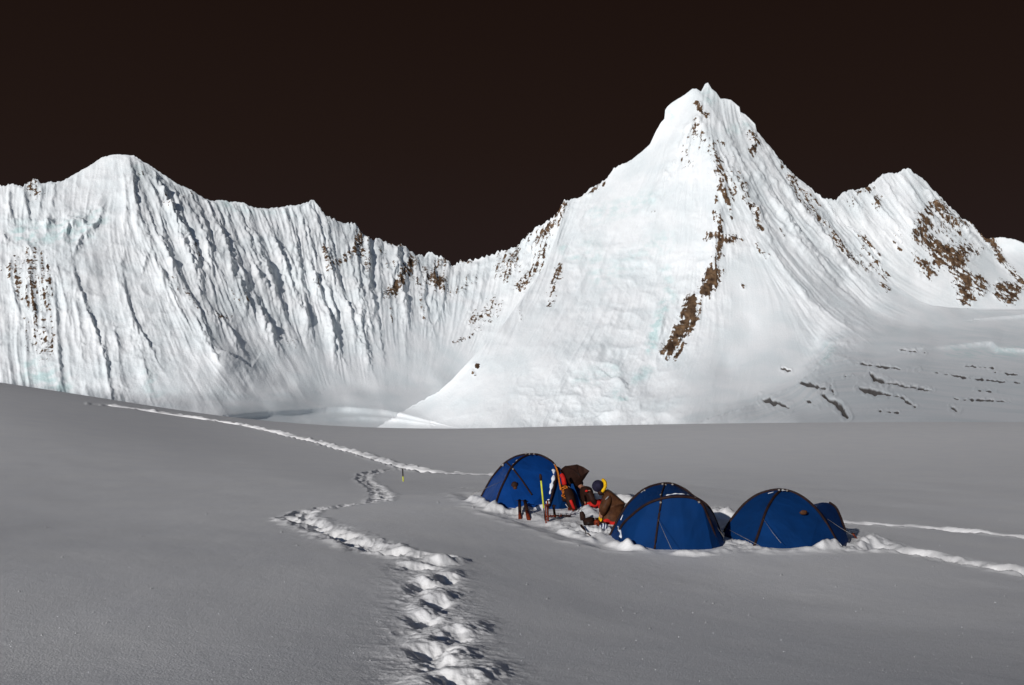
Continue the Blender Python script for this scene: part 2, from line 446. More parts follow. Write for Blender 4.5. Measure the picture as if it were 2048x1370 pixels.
# feathered spurs: a crest running down the fall line with riblets leaving it on both sides
def flow_at(x, y):
    i = int(np.clip((x - GX0) / GS, 0, len(gx) - 1)); j = int(np.clip((y - GY0) / GS, 0, len(gy) - 1))
    return FX[j, i], FY[j, i]
def spur(x, y, length, h, wl, wr, nb, spread=.36, bl=42):
    pl = [(x, y)]; s = 0; wob = random.uniform(-.12, .12)
    while s < length:
        fx, fy = flow_at(x, y); fx += wob + random.uniform(-.10, .10)
        x += fx * 12; y += fy * 12; s += 12; pl.append((x, y))
    add_rib(REL, pl, wl, wr, h, .55)
    for k in range(nb):
        t = (k + random.uniform(.2, .8)) / nb * .85
        i = int(t * (len(pl) - 1)); px, py = pl[i]
        fx, fy = flow_at(px, py)
        for sg in (-1, 1):
            if random.random() < .25: continue
            a = sg * spread * random.uniform(.6, 1.3)
            dx = fx * math.cos(a) + fy * math.sin(a); dy = -fx * math.sin(a) + fy * math.cos(a)
            L_len = bl * random.uniform(.6, 1.3) * (.6 + .6 * t)
            mx, my = px + dx * L_len * .45, py + dy * L_len * .45
            add_rib(REL, [(px, py), (mx, my), (mx + (fx * .5 + dx * .5) * L_len * .5, my + (fy * .5 + dy * .5) * L_len * .5)], 3.6, 2.0, h * random.uniform(.35, .6), .3)
_r = random.getstate(); random.seed(5)
_rx = [-200, 0, 130, 240, 330, 405, 480, 560, 628, 700, 800, 905, 1030, 1129]; _ry = [400, 371, 362, 308, 350, 394, 410, 416, 402, 447, 490, 527, 492, 405]
xq = 292
while xq < 905:
    spur(xq, float(np.interp(xq, _rx, _ry)) + random.uniform(2, 26), random.uniform(110, 290) * (1.0 if xq < 760 else .55), random.uniform(2.8, 5.0), random.uniform(7, 11), random.uniform(2.8, 4), random.randint(5, 10))
    xq += random.uniform(17, 33)
for _k in range(34):      # spurs that begin part way down the wall
    a = random.uniform(300, 860); b = random.uniform(460, 640)
    if b > 720 - abs(a - 600) * .2: continue
    spur(a, b, random.uniform(60, 130), random.uniform(2.5, 5), 7, 2.6, random.randint(3, 6), .34, 30)
xq = 920
while xq < 1120:
    spur(xq, float(np.interp(xq, _rx, _ry)) + random.uniform(3, 16), random.uniform(50, 120), random.uniform(2.5, 4), 6, 3, 4, .3, 26)
    xq += random.uniform(13, 24)
for _x, _y, _l in [(1404, 215, 120), (1420, 260, 150), (1440, 300, 160), (1462, 330, 170), (1490, 300, 200), (1515, 320, 220), (1540, 350, 200), (1570, 370, 190), (1600, 400, 170), (1380, 250, 150), (1365, 290, 120), (1395, 330, 120), (1340, 330, 110), (1640, 430, 130), (1560, 420, 190), (1520, 400, 180),
                   (1700, 390, 90), (1735, 385, 110), (1770, 360, 130), (1800, 352, 130), (1825, 355, 120), (1850, 380, 110), (1880, 410, 110), (1910, 440, 100)]:
    spur(_x, _y, _l, random.uniform(2.2, 4.0), 7, 3.2, 4, .26, 30)
for _x, _y, _l in [(20, 385, 60), (50, 380, 60), (85, 375, 60), (110, 370, 50), (150, 560, 160), (240, 560, 150), (205, 640, 110), (262, 345, 110), (250, 360, 120), (60, 520, 120), (20, 520, 120), (110, 520, 140)]:
    spur(_x, _y, _l, random.uniform(2.5, 4.5), 9, 3.4, 4, .3, 34)
random.setstate(_r)
# ribs with a shadow on their right, left massif
for poly, wl, wr, h in [
    ([(262, 330), (268, 400), (290, 460), (318, 540), (345, 590), (372, 650)], 16, 5, 9),
    ([(275, 370), (300, 440), (335, 520), (385, 600), (420, 660)], 9, 3, 6),
    ([(318, 380), (345, 430), (375, 470), (395, 515), (410, 530)], 14, 4, 11),
    ([(300, 345), (330, 400), (360, 440)], 8, 3, 6),
    ([(145, 520), (150, 560), (165, 600), (180, 640), (200, 690), (215, 745), (222, 790)], 22, 4, 13),
    ([(110, 560), (112, 640), (118, 720), (122, 780)], 14, 5, 8),
    ([(240, 520), (252, 590), (262, 660), (258, 700)], 18, 5, 5),
    ([(280, 660), (295, 690), (308, 712)], 18, 4, 13),
    ([(282, 710), (290, 740), (300, 765)], 14, 4, 8),
    ([(390, 640), (410, 680), (428, 712), (436, 722)], 12, 4, 9),
    ([(440, 700), (470, 720), (500, 738), (508, 726)], 18, 4, 10),
    ([(205, 425), (198, 445), (180, 465), (160, 480), (150, 508)], 12, 4, 17),
    ([(176, 432), (165, 445), (140, 455), (132, 470)], 10, 4, 14), ([(110, 440), (95, 452), (92, 470)], 9, 4, 10), ([(10, 470), (14, 488)], 9, 4, 12), ([(300, 505), (292, 520), (285, 545)], 9, 3, 9), ([(350, 470), (372, 500), (392, 560), (400, 600)], 9, 4, 8), ([(225, 640), (236, 700), (240, 760)], 12, 4, 7),
    ([(0, 455), (40, 440), (90, 448), (125, 455)], 6, 7, 7),
    ([(40, 470), (60, 500), (52, 520)], 14, 8, 7),
    ([(470, 420), (500, 490), (540, 570), (575, 650), (600, 700)], 12, 4, 6),
    ([(410, 400), (440, 470), (480, 540), (520, 620), (555, 690)], 12, 4, 6),
    ([(530, 430), (560, 510), (590, 590), (622, 670)], 10, 4, 5),
    ([(600, 440), (618, 520), (640, 590), (660, 660)], 10, 4, 5),
    ([(660, 470), (672, 560), (700, 640), (720, 690), (742, 735)], 13, 4, 7),
    ([(705, 500), (735, 580), (755, 650), (768, 730)], 12, 4, 6),
    ([(630, 560), (655, 620), (672, 680), (690, 730)], 9, 3, 5),
    ([(790, 600), (805, 660), (815, 720)], 9, 3, 3),
    # pyramid
    ([(1393, 195), (1398, 240), (1418, 300), (1440, 360), (1445, 400), (1432, 460), (1424, 520), (1415, 570), (1395, 620)], 20, 9, 7),
    ([(1410, 200), (1445, 260), (1480, 330), (1510, 400), (1530, 460), (1545, 515)], 16, 7, 7),
    ([(1485, 230), (1520, 300), (1560, 360), (1600, 420), (1650, 480), (1700, 540), (1745, 585)], 12, 7, 6),
    ([(1500, 330), (1550, 410), (1600, 480), (1660, 560), (1720, 620)], 14, 6, 5),
    ([(1540, 500), (1580, 560), (1625, 610), (1700, 655)], 12, 6, 5),
    ([(1380, 210), (1355, 280), (1330, 350), (1310, 420)], 18, 9, 4),
    ([(1340, 400), (1300, 500), (1250, 590), (1180, 700)], 26, 14, 4),
    ([(1230, 400), (1170, 500), (1130, 590), (1080, 680)], 26, 14, 3),
    ([(1330, 620), (1320, 670), (1310, 700)], 8, 10, 8),
    ([(1320, 560), (1250, 640), (1180, 720), (1120, 800)], 30, 14, 4),
    ([(1230, 760), (1250, 775), (1245, 810)], 30, 5, 8),
]:
    add_rib(REL, poly, wl, wr, h * (.7 if poly[0][0] < 420 else .85))
for poly, wl, wr, h, jt in [
    ([(455, 834), (560, 828), (680, 824), (760, 828), (860, 846)], 2.0, 30, 12.0, .05),
    ([(620, 842), (720, 838), (800, 842), (860, 850)], 2.2, 16, 7, .1),
    ([(1010, 818), (900, 836), (850, 850)], 9, 5, 1, 1),
    # serac lips on the right-hand glacier
    ([(1845, 699), (1900, 697), (1980, 690), (1995, 703), (2060, 706), (2200, 705)], 2.0, 30, 11.0, .12),
    ([(1960, 640), (2048, 634), (2200, 628)], 2.0, 26, 6, .1),
    ([(1960, 727), (2010, 727)], 3, 5, 1.5, .3),
    ([(1640, 690), (1655, 685), (1700, 690)], 4, 12, 6, 1),
    ([(1590, 760), (1635, 735), (1665, 712), (1700, 720)], 8, 6, 4, 1),
    ([(1390, 850), (1480, 822), (1560, 790), (1600, 768), (1640, 742), (1658, 706)], 18, 2.5, 5.5, .8),
]:
    add_rib(REL, poly, wl, wr, h, jt)
# crevasses: opened cracks in the glacier (the shade inside them is painted dark)
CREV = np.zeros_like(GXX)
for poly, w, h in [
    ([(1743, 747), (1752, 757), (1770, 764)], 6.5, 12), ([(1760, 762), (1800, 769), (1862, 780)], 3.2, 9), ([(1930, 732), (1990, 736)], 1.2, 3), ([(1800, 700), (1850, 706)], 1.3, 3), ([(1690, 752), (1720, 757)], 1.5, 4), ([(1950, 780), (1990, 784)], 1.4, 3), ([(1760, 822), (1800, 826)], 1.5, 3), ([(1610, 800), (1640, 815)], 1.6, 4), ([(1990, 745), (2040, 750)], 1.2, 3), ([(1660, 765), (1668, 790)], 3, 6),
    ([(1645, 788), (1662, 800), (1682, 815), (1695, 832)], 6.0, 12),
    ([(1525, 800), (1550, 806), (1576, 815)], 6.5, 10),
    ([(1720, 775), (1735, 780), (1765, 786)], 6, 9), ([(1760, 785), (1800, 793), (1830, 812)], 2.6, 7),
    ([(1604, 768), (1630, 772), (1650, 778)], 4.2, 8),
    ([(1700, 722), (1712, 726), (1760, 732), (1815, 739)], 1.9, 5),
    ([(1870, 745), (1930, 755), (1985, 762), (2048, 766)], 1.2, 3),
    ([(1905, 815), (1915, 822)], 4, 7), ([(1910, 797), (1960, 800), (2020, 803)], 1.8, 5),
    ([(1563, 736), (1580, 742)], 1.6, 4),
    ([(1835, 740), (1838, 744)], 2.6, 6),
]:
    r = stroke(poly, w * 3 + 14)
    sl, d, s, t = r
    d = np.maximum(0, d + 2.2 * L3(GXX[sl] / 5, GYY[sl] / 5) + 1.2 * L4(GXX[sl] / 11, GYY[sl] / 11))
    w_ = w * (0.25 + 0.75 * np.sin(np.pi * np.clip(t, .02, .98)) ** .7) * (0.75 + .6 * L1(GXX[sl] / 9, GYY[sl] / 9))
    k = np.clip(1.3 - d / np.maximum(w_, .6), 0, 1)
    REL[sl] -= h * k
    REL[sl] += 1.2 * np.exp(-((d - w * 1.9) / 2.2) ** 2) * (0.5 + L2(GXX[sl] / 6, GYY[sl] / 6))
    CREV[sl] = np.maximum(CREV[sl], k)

# rock bands: (polyline, half width, strength)
for poly, w, v in [
    # left massif
    ([(68, 362), (66, 380), (75, 388)], 11, .85), ([(60, 520), (70, 580), (75, 650), (85, 690)], 30, .50), ([(20, 540), (50, 600)], 14, .5), ([(100, 540), (95, 600)], 12, .5),
    ([(278, 348), (284, 352)], 5, .6), ([(325, 400), (360, 445), (400, 520)], 7, .38), ([(370, 390), (385, 395)], 9, .35), ([(430, 630), (460, 642)], 7, .6),
    ([(345, 560), (400, 620), (460, 640)], 7, .33), ([(465, 600), (490, 610)], 14, .30), ([(560, 680), (590, 690)], 10, .34),
    # cirque
    ([(722, 470), (715, 495), (690, 520), (675, 530)], 11, .62), ([(650, 500), (660, 540)], 10, .42), ([(720, 500), (735, 545)], 10, .48), ([(640, 560), (630, 580)], 10, .4),
    ([(760, 500), (765, 505)], 7, .6), ([(820, 530), (805, 550), (795, 575), (775, 590)], 13, .8), ([(785, 485), (800, 492)], 6, .55), ([(828, 515), (835, 525)], 9, .5),
    ([(870, 535), (885, 520), (895, 530)], 10, .62), ([(868, 560), (875, 565)], 19, .9), ([(845, 540), (850, 570)], 10, .45), ([(905, 590), (930, 580), (945, 560)], 11, .5), ([(880, 580), (890, 585)], 9, .5),
    ([(925, 522), (940, 524)], 6, .65), ([(980, 508), (985, 506)], 5, .65), ([(1055, 470), (1040, 500), (1030, 540), (1012, 560)], 10, .56), ([(1085, 500), (1075, 530), (1060, 550), (1040, 575)], 12, .7),
    ([(1128, 410), (1110, 445), (1095, 465), (1080, 485)], 10, .68), ([(1060, 480), (1075, 462), (1060, 460)], 8, .5), ([(985, 600), (975, 625), (965, 635)], 10, .5), ([(945, 630), (940, 648)], 8, .55), ([(1000, 610), (985, 640)], 8, .35),
    ([(835, 590), (845, 640)], 5, .5), ([(780, 620), (785, 640)], 5, .42), ([(960, 655), (945, 670), (910, 688)], 5, .48), ([(830, 560), (850, 590)], 8, .35), ([(770, 530), (790, 540)], 9, .34),
    ([(1120, 540), (1108, 570), (1100, 605)], 9, .6), ([(1060, 470), (1000, 540)], 20, .3),
    ([(950, 730), (958, 735)], 5, .6), ([(945, 742), (950, 752)], 3, .6), ([(1040, 625), (1042, 640)], 3, .5),
    ([(1180, 390), (1195, 375), (1205, 365)], 6, .75),
    # pyramid central rib
    ([(1395, 210), (1402, 225), (1410, 232)], 6, .9), ([(1392, 245), (1392, 260), (1388, 275)], 7, .78), ([(1404, 270), (1410, 285)], 7, .55), ([(1385, 270), (1372, 330)], 14, .38), ([(1420, 300), (1450, 350), (1470, 370)], 22, .40),
    ([(1440, 340), (1445, 360), (1455, 345)], 12, .56), ([(1442, 380), (1450, 395), (1458, 410)], 7, .85), ([(1433, 395), (1432, 405)], 4, .75), ([(1470, 360), (1490, 400), (1510, 430), (1520, 460)], 6, .58),
    ([(1470, 370), (1465, 400)], 8, .4), ([(1432, 430), (1440, 450), (1436, 470)], 8, .66), ([(1425, 475), (1440, 478), (1465, 480)], 11, .78), ([(1415, 470), (1412, 480)], 6, .6), ([(1440, 490), (1430, 520), (1438, 510)], 9, .72),
    ([(1425, 545), (1415, 570), (1410, 585)], 15, 1.0), ([(1440, 545), (1430, 570)], 10, .72), ([(1480, 478), (1484, 480)], 4, .6), ([(1520, 505), (1535, 515)], 6, .5), ([(1512, 490), (1515, 500)], 4, .5), ([(1484, 570), (1488, 575)], 4, .6),
    ([(1385, 605), (1375, 640), (1350, 680), (1335, 705)], 15, 1.15), ([(1395, 625), (1388, 650), (1380, 665)], 8, .95), ([(1370, 690), (1355, 710), (1345, 718)], 7, .8), ([(1330, 712), (1333, 722)], 4, .7),
    ([(1458, 420), (1462, 440)], 4, .62), ([(1306, 424), (1309, 425)], 3, .8),
    # right ridge
    ([(1500, 270), (1510, 290), (1505, 305)], 9, .68), ([(1555, 315), (1562, 335)], 5, .5), ([(1580, 360), (1600, 400), (1625, 425), (1650, 450)], 12, .58), ([(1625, 420), (1640, 445)], 8, .7), ([(1600, 380), (1640, 410)], 6, .5),
    ([(1660, 470), (1700, 510), (1740, 540)], 9, .58), ([(1720, 470), (1750, 520), (1765, 555)], 12, .48), ([(1765, 570), (1775, 580)], 6, .6), ([(1560, 460), (1570, 480)], 5, .42), ([(1700, 505), (1740, 545)], 7, .6),
    # right peak
    ([(1755, 400), (1752, 415)], 9, .62), ([(1715, 385), (1740, 378)], 8, .52), ([(1795, 475), (1800, 490)], 10, .34), ([(1870, 410), (1900, 440), (1925, 450)], 14, .72), ([(1850, 430), (1845, 470), (1870, 490), (1880, 520)], 19, .74), ([(1890, 500), (1910, 525), (1925, 505)], 22, .88),
    ([(1845, 530), (1860, 550)], 12, .72), ([(1945, 440), (1965, 465), (1985, 490), (2005, 525)], 9, .95), ([(1880, 455), (1910, 470)], 20, .44), ([(1930, 500), (1950, 510), (1960, 500)], 10, .5),
    ([(1928, 560), (1932, 592)], 20, 1.0), ([(1955, 560), (1965, 580)], 14, .85), ([(2000, 575), (2030, 580), (2020, 598)], 14, .85), ([(1990, 590), (2015, 605)], 8, .8), ([(2010, 530), (2048, 570), (2100, 600)], 8, .6), ([(1830, 500), (1840, 550)], 7, .4), ([(1700, 400), (1720, 410)], 12, .3),
]:
    add_mask(ROCK, poly, w * 1.15, v * (1.0 if poly[0][0] > 600 else .85))
ROCK = blur(ROCK, 1, 1)
REL = REL + np.clip(ROCK, 0, 1) * (2.6 * ridged(L2, WX / 9, WY / 12, 3, .6) + 1.6 * L3(GXX / 3.2, GYY / 3.6) + 1.5)
STREAK = np.clip(F1, -2.5, 2.5)
ROCK = np.where(ROCK > 0.02, ROCK * 0.62 + 0.10 * STREAK + 0.05, -0.3 + 0 * ROCK)
for poly, w, v in [
    ([(40, 470), (100, 470), (170, 460)], 26, 1.0), ([(190, 430), (200, 440)], 18, .8), ([(1330, 610), (1310, 660), (1300, 700)], 13, 1.3), ([(1235, 790), (1245, 800)], 12, 1.1), ([(1330, 540), (1345, 600)], 14, .7),
    ([(1190, 430), (1300, 400)], 22, .55), ([(1180, 500), (1200, 560), (1330, 480)], 26, .5), ([(1270, 760), (1300, 740)], 14, .8), ([(1130, 500), (1150, 520)], 14, .8), ([(1660, 700), (1650, 730)], 14, .7),
    ([(1335, 225), (1345, 232)], 8, 1.0), ([(1460, 260), (1500, 250)], 14, .6), ([(60, 740), (120, 770)], 30, 1.0), ([(1415, 190), (1420, 200)], 14, .6), ([(270, 340), (280, 345)], 10, .8),
    ([(440, 410), (500, 405)], 12, .7), ([(1900, 705), (2048, 708)], 12, .7), ([(300, 760), (310, 780)], 20, .7), ([(1160, 760), (1230, 740)], 20, .5), ([(590, 430), (450, 420)], 8, .4),
]:
    add_mask(ICE, poly, w, v)
CREV_SHADE = CREV  # where crevasse shade is painted into the colour

def sheet(name, lines, ridge, base, x0, x1, dx, rows, jag, splits, label, far=(30, 90, 220, 480), fall=1.1, extra_rel=None):
    D = membrane(lines)
    xs = np.arange(x0, x1, dx)
    rx = [p[0] for p in ridge]; ry = [p[1] for p in ridge]
    top = np.interp(xs, rx, ry)
    j = np.interp(xs, [q[0] for q in jag], [q[1] for q in jag])
    y0 = np.zeros_like(xs)
    top = top + j * (ridged(L1, xs / 19, y0 + 3.3, 4, .6) * -1.0 + 0.5 + 0.7 * L2(xs / 3.3, y0 + 8))
    bot = np.interp(xs, [p[0] for p in base], [p[1] for p in base])
    v = np.linspace(0, 1, rows)
    PX = np.repeat(xs[None], rows, 0)
    PY = top[None] + v[:, None] * (bot - top)[None]
    DD = bil(D, PX, PY)
    rel = bil(REL, PX, PY)
    if extra_rel is not None: rel = rel + extra_rel(PX, PY)
    fade = sstep(0, 7, PY - top[None])          # the skyline itself keeps its surveyed place
    x, y, z = Pn(PX, PY, DD)
    def normals(x, y, z):
        P3 = np.stack([x, y, z], -1)
        du = np.gradient(P3, axis=1); dv = np.gradient(P3, axis=0)
        n = np.cross(dv, du); n /= np.linalg.norm(n, axis=-1, keepdims=True) + 1e-9
        n[n[..., 1] > 0] *= 1
        return n
    nn = normals(x, y, z)
    s = np.sign(np.median(nn[..., 1])); nn *= -s
    amp = rel * DD / F * fade
    x = x + nn[..., 0] * amp; y = y + nn[..., 1] * amp; z = z + nn[..., 2] * amp
    # the far side of the mountain
    bx = [x[:1] + 0 * k for k in far[::-1]]
    by = [y[:1] + k for k in far[::-1]]
    bz = [z[:1] - k * fall - 5 * np.sin(xs / 9 + k)[None] for k in far[::-1]]
    nb = len(far)
    X = np.concatenate(bx + [x]); Y = np.concatenate(by + [y]); Z = np.concatenate(bz + [z])
    R = np.concatenate([np.repeat(bil(ROCK, PX[:1], PY[:1]), nb, 0), bil(ROCK, PX, PY)])
    I = np.concatenate([np.zeros((nb, len(xs))), bil(ICE, PX, PY)])
    at = {'rock': R, 'ice': I, 'crevasse_shade': np.concatenate([np.zeros((nb, len(xs))), bil(CREV_SHADE, PX, PY)])}
    if not splits:
        o = grid_object(name, X, Y, Z, M_MT, at)
        return [tag(o, label, 'mountain', kind='structure')]
    # split off the gentle ground at the foot
    fy = np.interp(xs, [p[0] for p in splits['line']], [p[1] for p in splits['line']])
    low = PY > fy[None]
    if 'only_right_of' in splits: pass
    lowf = np.concatenate([np.zeros((nb, len(xs)), bool), low])[:-1, :-1]
    if splits.get('back'):   # columns that are ground from top to bottom take their back rows with them
        colmask = low[0]
        lowf[:nb] |= colmask[None, :-1]
    a = grid_object(name, X, Y, Z, M_MT, at, ~lowf)
    tag(a, label, 'mountain', kind='structure')
    b = grid_object(splits['name'], X, Y, Z, M_MT, at, lowf)
    tag(b, splits['label'], splits['cat'], kind='structure')
    return [a, b]

# --- A: left massif, cirque wall and the basin below
ridgeA = [(-200, 400), (-90, 385), (0, 371), (20, 368), (48, 372), (60, 360), (70, 356), (82, 366), (98, 364), (125, 362), (150, 348), (185, 328), (205, 314), (235, 308), (268, 310), (285, 322), (300, 330), (330, 350), (355, 368), (385, 380), (405, 394),
          (425, 402), (445, 399), (460, 404), (478, 402), (500, 412), (525, 415), (560, 414), (600, 408), (620, 402), (628, 400), (636, 408), (650, 428), (672, 441), (695, 445), (710, 446), (722, 462), (742, 478), (758, 476), (775, 487), (790, 488), (808, 488), (820, 502), (832, 510), (848, 511), (862, 503),
          (880, 510), (896, 522), (906, 529), (922, 520), (945, 521), (965, 512), (985, 507), (1005, 498), (1035, 490), (1055, 466), (1080, 452), (1105, 435), (1120, 415), (1129, 398), (1134, 402), (1160, 410), (1270, 470)]
linesA = [
    [(-200, 400, 3000), (0, 371, 3080), (65, 356, 3120), (130, 362, 3160), (200, 320, 3220), (240, 308, 3240), (330, 350, 3285), (405, 394, 3320), (480, 410, 3370), (560, 416, 3430), (628, 402, 3490), (700, 447, 3570), (800, 490, 3680), (905, 527, 3750), (1030, 492, 3700), (1129, 400, 3640), (1260, 470, 3640)],
    [(256, 330, 3215), (266, 400, 3080), (300, 480, 2950), (345, 560, 2815), (395, 650, 2680), (450, 730, 2540)],
    [(360, 420, 3125), (430, 520, 2995), (490, 640, 2830), (540, 720, 2730), (575, 770, 2690)],
    [(-200, 560, 2640), (0, 560, 2700), (110, 560, 2690), (180, 540, 2760)],
    [(560, 560, 3170), (640, 580, 3170), (720, 600, 3170), (880, 640, 3330)],
    [(-200, 760, 2330), (0, 768, 2380), (150, 790, 2380), (330, 800, 2390), (420, 800, 2420), (560, 785, 2620), (640, 775, 2740), (740, 775, 2840), (870, 765, 2970), (950, 750, 3120), (1260, 740, 3150)],
    [(-200, 800, 2150), (200, 820, 2150), (440, 822, 2220), (640, 808, 2640), (780, 800, 2770), (880, 795, 2880), (1260, 790, 2980)],
    [(-200, 850, 2000), (400, 850, 2110), (560, 850, 2380), (700, 850, 2590), (830, 850, 2740), (900, 850, 2790), (1260, 850, 2830)],
    [(-200, 900, 1700), (650, 900, 2100), (830, 900, 2400), (900, 900, 2500), (1260, 900, 2600)],
]
baseA = [(-200, 890), (1300, 890)]
jagA = [(-200, 3), (0, 3), (60, 5), (90, 2), (150, .8), (300, 1.0), (400, 1.5), (520, 2), (640, 2.5), (700, 4), (900, 5), (1040, 5), (1129, 4), (1270, 3)]
sheet('mountain', linesA, ridgeA, baseA, -200, 1270, 1.5, 400, jagA,
      {'line': [(-200, 830), (150, 822), (420, 812), (560, 800), (700, 792), (870, 775), (950, 760), (1300, 750)], 'name': 'glacier_basin',
       'label': 'pale flat glacier basin with bright snow folds below the fluted cirque wall', 'cat': 'glacier'},
      'snow covered massif at left joined to the fluted cirque wall with a saddle')

# --- B: the pyramid peak and the glacier on its right
ridgeB = [(738, 866), (780, 838), (815, 817), (850, 798), (880, 780), (903, 760), (943, 717), (1004, 652), (1050, 588), (1091, 531), (1110, 480), (1122, 440), (1130, 402), (1150, 396), (1165, 390), (1180, 378), (1200, 365), (1215, 352), (1228, 334), (1240, 330), (1262, 320), (1285, 302), (1300, 288), (1312, 262), (1322, 245), (1330, 236), (1327, 226), (1334, 214), (1345, 204), (1368, 190), (1385, 177), (1393, 177), (1402, 183), (1410, 168), (1416, 165), (1424, 178), (1432, 184), (1441, 197), (1452, 197), (1462, 199), (1470, 206), (1480, 214), (1478, 222), (1490, 228), (1503, 240), (1511, 248), (1513, 260),
          (1530, 282), (1550, 305), (1570, 330), (1590, 350), (1614, 368), (1630, 382), (1646, 394), (1665, 415), (1686, 447), (1705, 455), (1718, 468), (1740, 495), (1756, 515), (1768, 545), (1790, 570), (1818, 589), (1840, 603), (1863, 611), (1900, 615), (1950, 617), (2048, 618), (2260, 616)]
linesB = [
    [(738, 866, 2530), (780, 838, 2600), (815, 817, 2640), (850, 798, 2640), (880, 780, 2610), (943, 717, 2600), (1004, 652, 2690), (1050, 588, 2830), (1091, 531, 2960), (1114, 474, 3070), (1130, 405, 3190), (1180, 380, 3230), (1228, 335, 3270), (1300, 290, 3300), (1335, 225, 3310), (1390, 178, 3300), (1413, 166, 3310), (1478, 212, 3310), (1510, 255, 3290), (1560, 312, 3270), (1614, 366, 3240), (1646, 393, 3225),
     (1686, 447, 3190), (1718, 468, 3170), (1754, 512, 3140), (1768, 548, 3110), (1818, 588, 3060), (1863, 611, 3040), (1950, 617, 3200), (2048, 618, 3290), (2260, 616, 3350)],
    [(1394, 190, 3270), (1400, 240, 3180), (1430, 330, 3060), (1440, 400, 2970), (1432, 480, 2870), (1420, 560, 2780), (1385, 640, 2670), (1335, 715, 2560), (1295, 775, 2460)],
    [(1445, 340, 3050), (1470, 380, 3010), (1500, 440, 2950), (1545, 520, 2870), (1605, 590, 2790), (1640, 655, 2700), (1638, 695, 2620), (1600, 755, 2400), (1500, 805, 2200), (1400, 842, 2050)],
    [(1480, 560, 2800), (1500, 650, 2670), (1450, 740, 2480)],
    [(1170, 560, 2880), (1250, 560, 2860), (1330, 560, 2840)],
    [(1080, 720, 2540), (1200, 720, 2530)],
    [(738, 890, 2440), (790, 868, 2500), (850, 850, 2520), (920, 850, 2420), (1000, 850, 2330), (1200, 850, 2330), (1350, 850, 2180)],
    [(1680, 560, 3010), (1720, 610, 2950), (1780, 640, 2860), (1850, 655, 2860), (2048, 660, 3000), (2260, 660, 3100)],
    [(1690, 700, 2400), (1780, 710, 2260), (1850, 715, 2230), (2048, 718, 2430), (2260, 718, 2600)],
    [(1625, 775, 1230), (1750, 778, 1130), (1850, 780, 1230), (2048, 782, 1480), (2260, 782, 1650)],
    [(1430, 852, 1600), (1530, 835, 1150), (1600, 846, 620), (1850, 850, 560), (2260, 850, 700)],
    [(738, 903, 2300), (835, 900, 2250), (1300, 900, 2100), (1420, 900, 1400), (1600, 900, 600), (2260, 900, 600)],
]
jagB = [(738, 3), (870, 2.0), (900, .2), (1090, .6), (1110, 2.5), (1240, 2.5), (1270, .5), (1500, .5), (1530, 2.5), (1680, 3.5), (1760, 3), (1800, .5), (2260, .1)]
sheet('mountain_peak', linesB, ridgeB, [(738, 897), (2260, 897)], 738, 2260, 1.5, 440, jagB,
      {'line': [(835, 870), (1390, 850), (1500, 808), (1560, 785), (1600, 768), (1650, 730), (1700, 700), (1760, 660), (1830, 625), (1862, 612), (1870, 500), (2260, 500)], 'name': 'glacier', 'back': True,
       'label': 'grey crevassed glacier sweeping past the foot of the pyramid peak', 'cat': 'glacier'},
      'tall snowy pyramid peak with brown rock band down its central rib')

# --- C: the peak at the right, D: the far shoulder
ridgeC = [(1560, 440), (1640, 402), (1655, 397), (1672, 398), (1685, 385), (1700, 378), (1712, 380), (1735, 374), (1748, 362), (1765, 348), (1778, 344), (1790, 347), (1808, 338), (1818, 336), (1828, 346), (1845, 356), (1862, 374), (1882, 395), (1900, 412), (1925, 436), (1945, 446), (1958, 462), (1972, 476), (1985, 488), (2000, 512), (2015, 528), (2035, 545), (2060, 565), (2120, 600), (2260, 640)]
linesC = [
    [(1560, 440, 3650), (1655, 397, 3680), (1770, 345, 3850), (1815, 338, 3880), (1860, 372, 3890), (1955, 462, 3870), (2010, 525, 3820), (2060, 565, 3790), (2260, 640, 3750)],
    [(1815, 345, 3870), (1830, 450, 3680), (1835, 560, 3600), (1840, 640, 3490)],
    [(1640, 640, 3350), (1700, 640, 3400), (1840, 645, 3480), (1950, 645, 3540), (2260, 660, 3560)],
    [(1900, 500, 3690), (1960, 590, 3620)],
]
sheet('mountain', linesC, ridgeC, [(1560, 660), (2260, 680)], 1560, 2260, 1.5, 230,
      [(1560, 2), (1700, 3), (1800, 2), (1850, 2), (1900, 3), (2260, 3)], None, 'rock streaked snow peak at the right edge behind the glacier')
ridgeD = [(1900, 480), (1975, 476), (2005, 474), (2030, 479), (2048, 486), (2100, 500), (2260, 540)]
sheet('mountain', [[(1900, 480, 6500), (2260, 540, 6500)], [(1900, 640, 5700), (2260, 640, 5700)]], ridgeD, [(1900, 640), (2260, 680)], 1900, 2260, 2.5, 60,
      [(1900, 1), (2260, 1)], None, 'small far snow shoulder low on the horizon at the right edge')

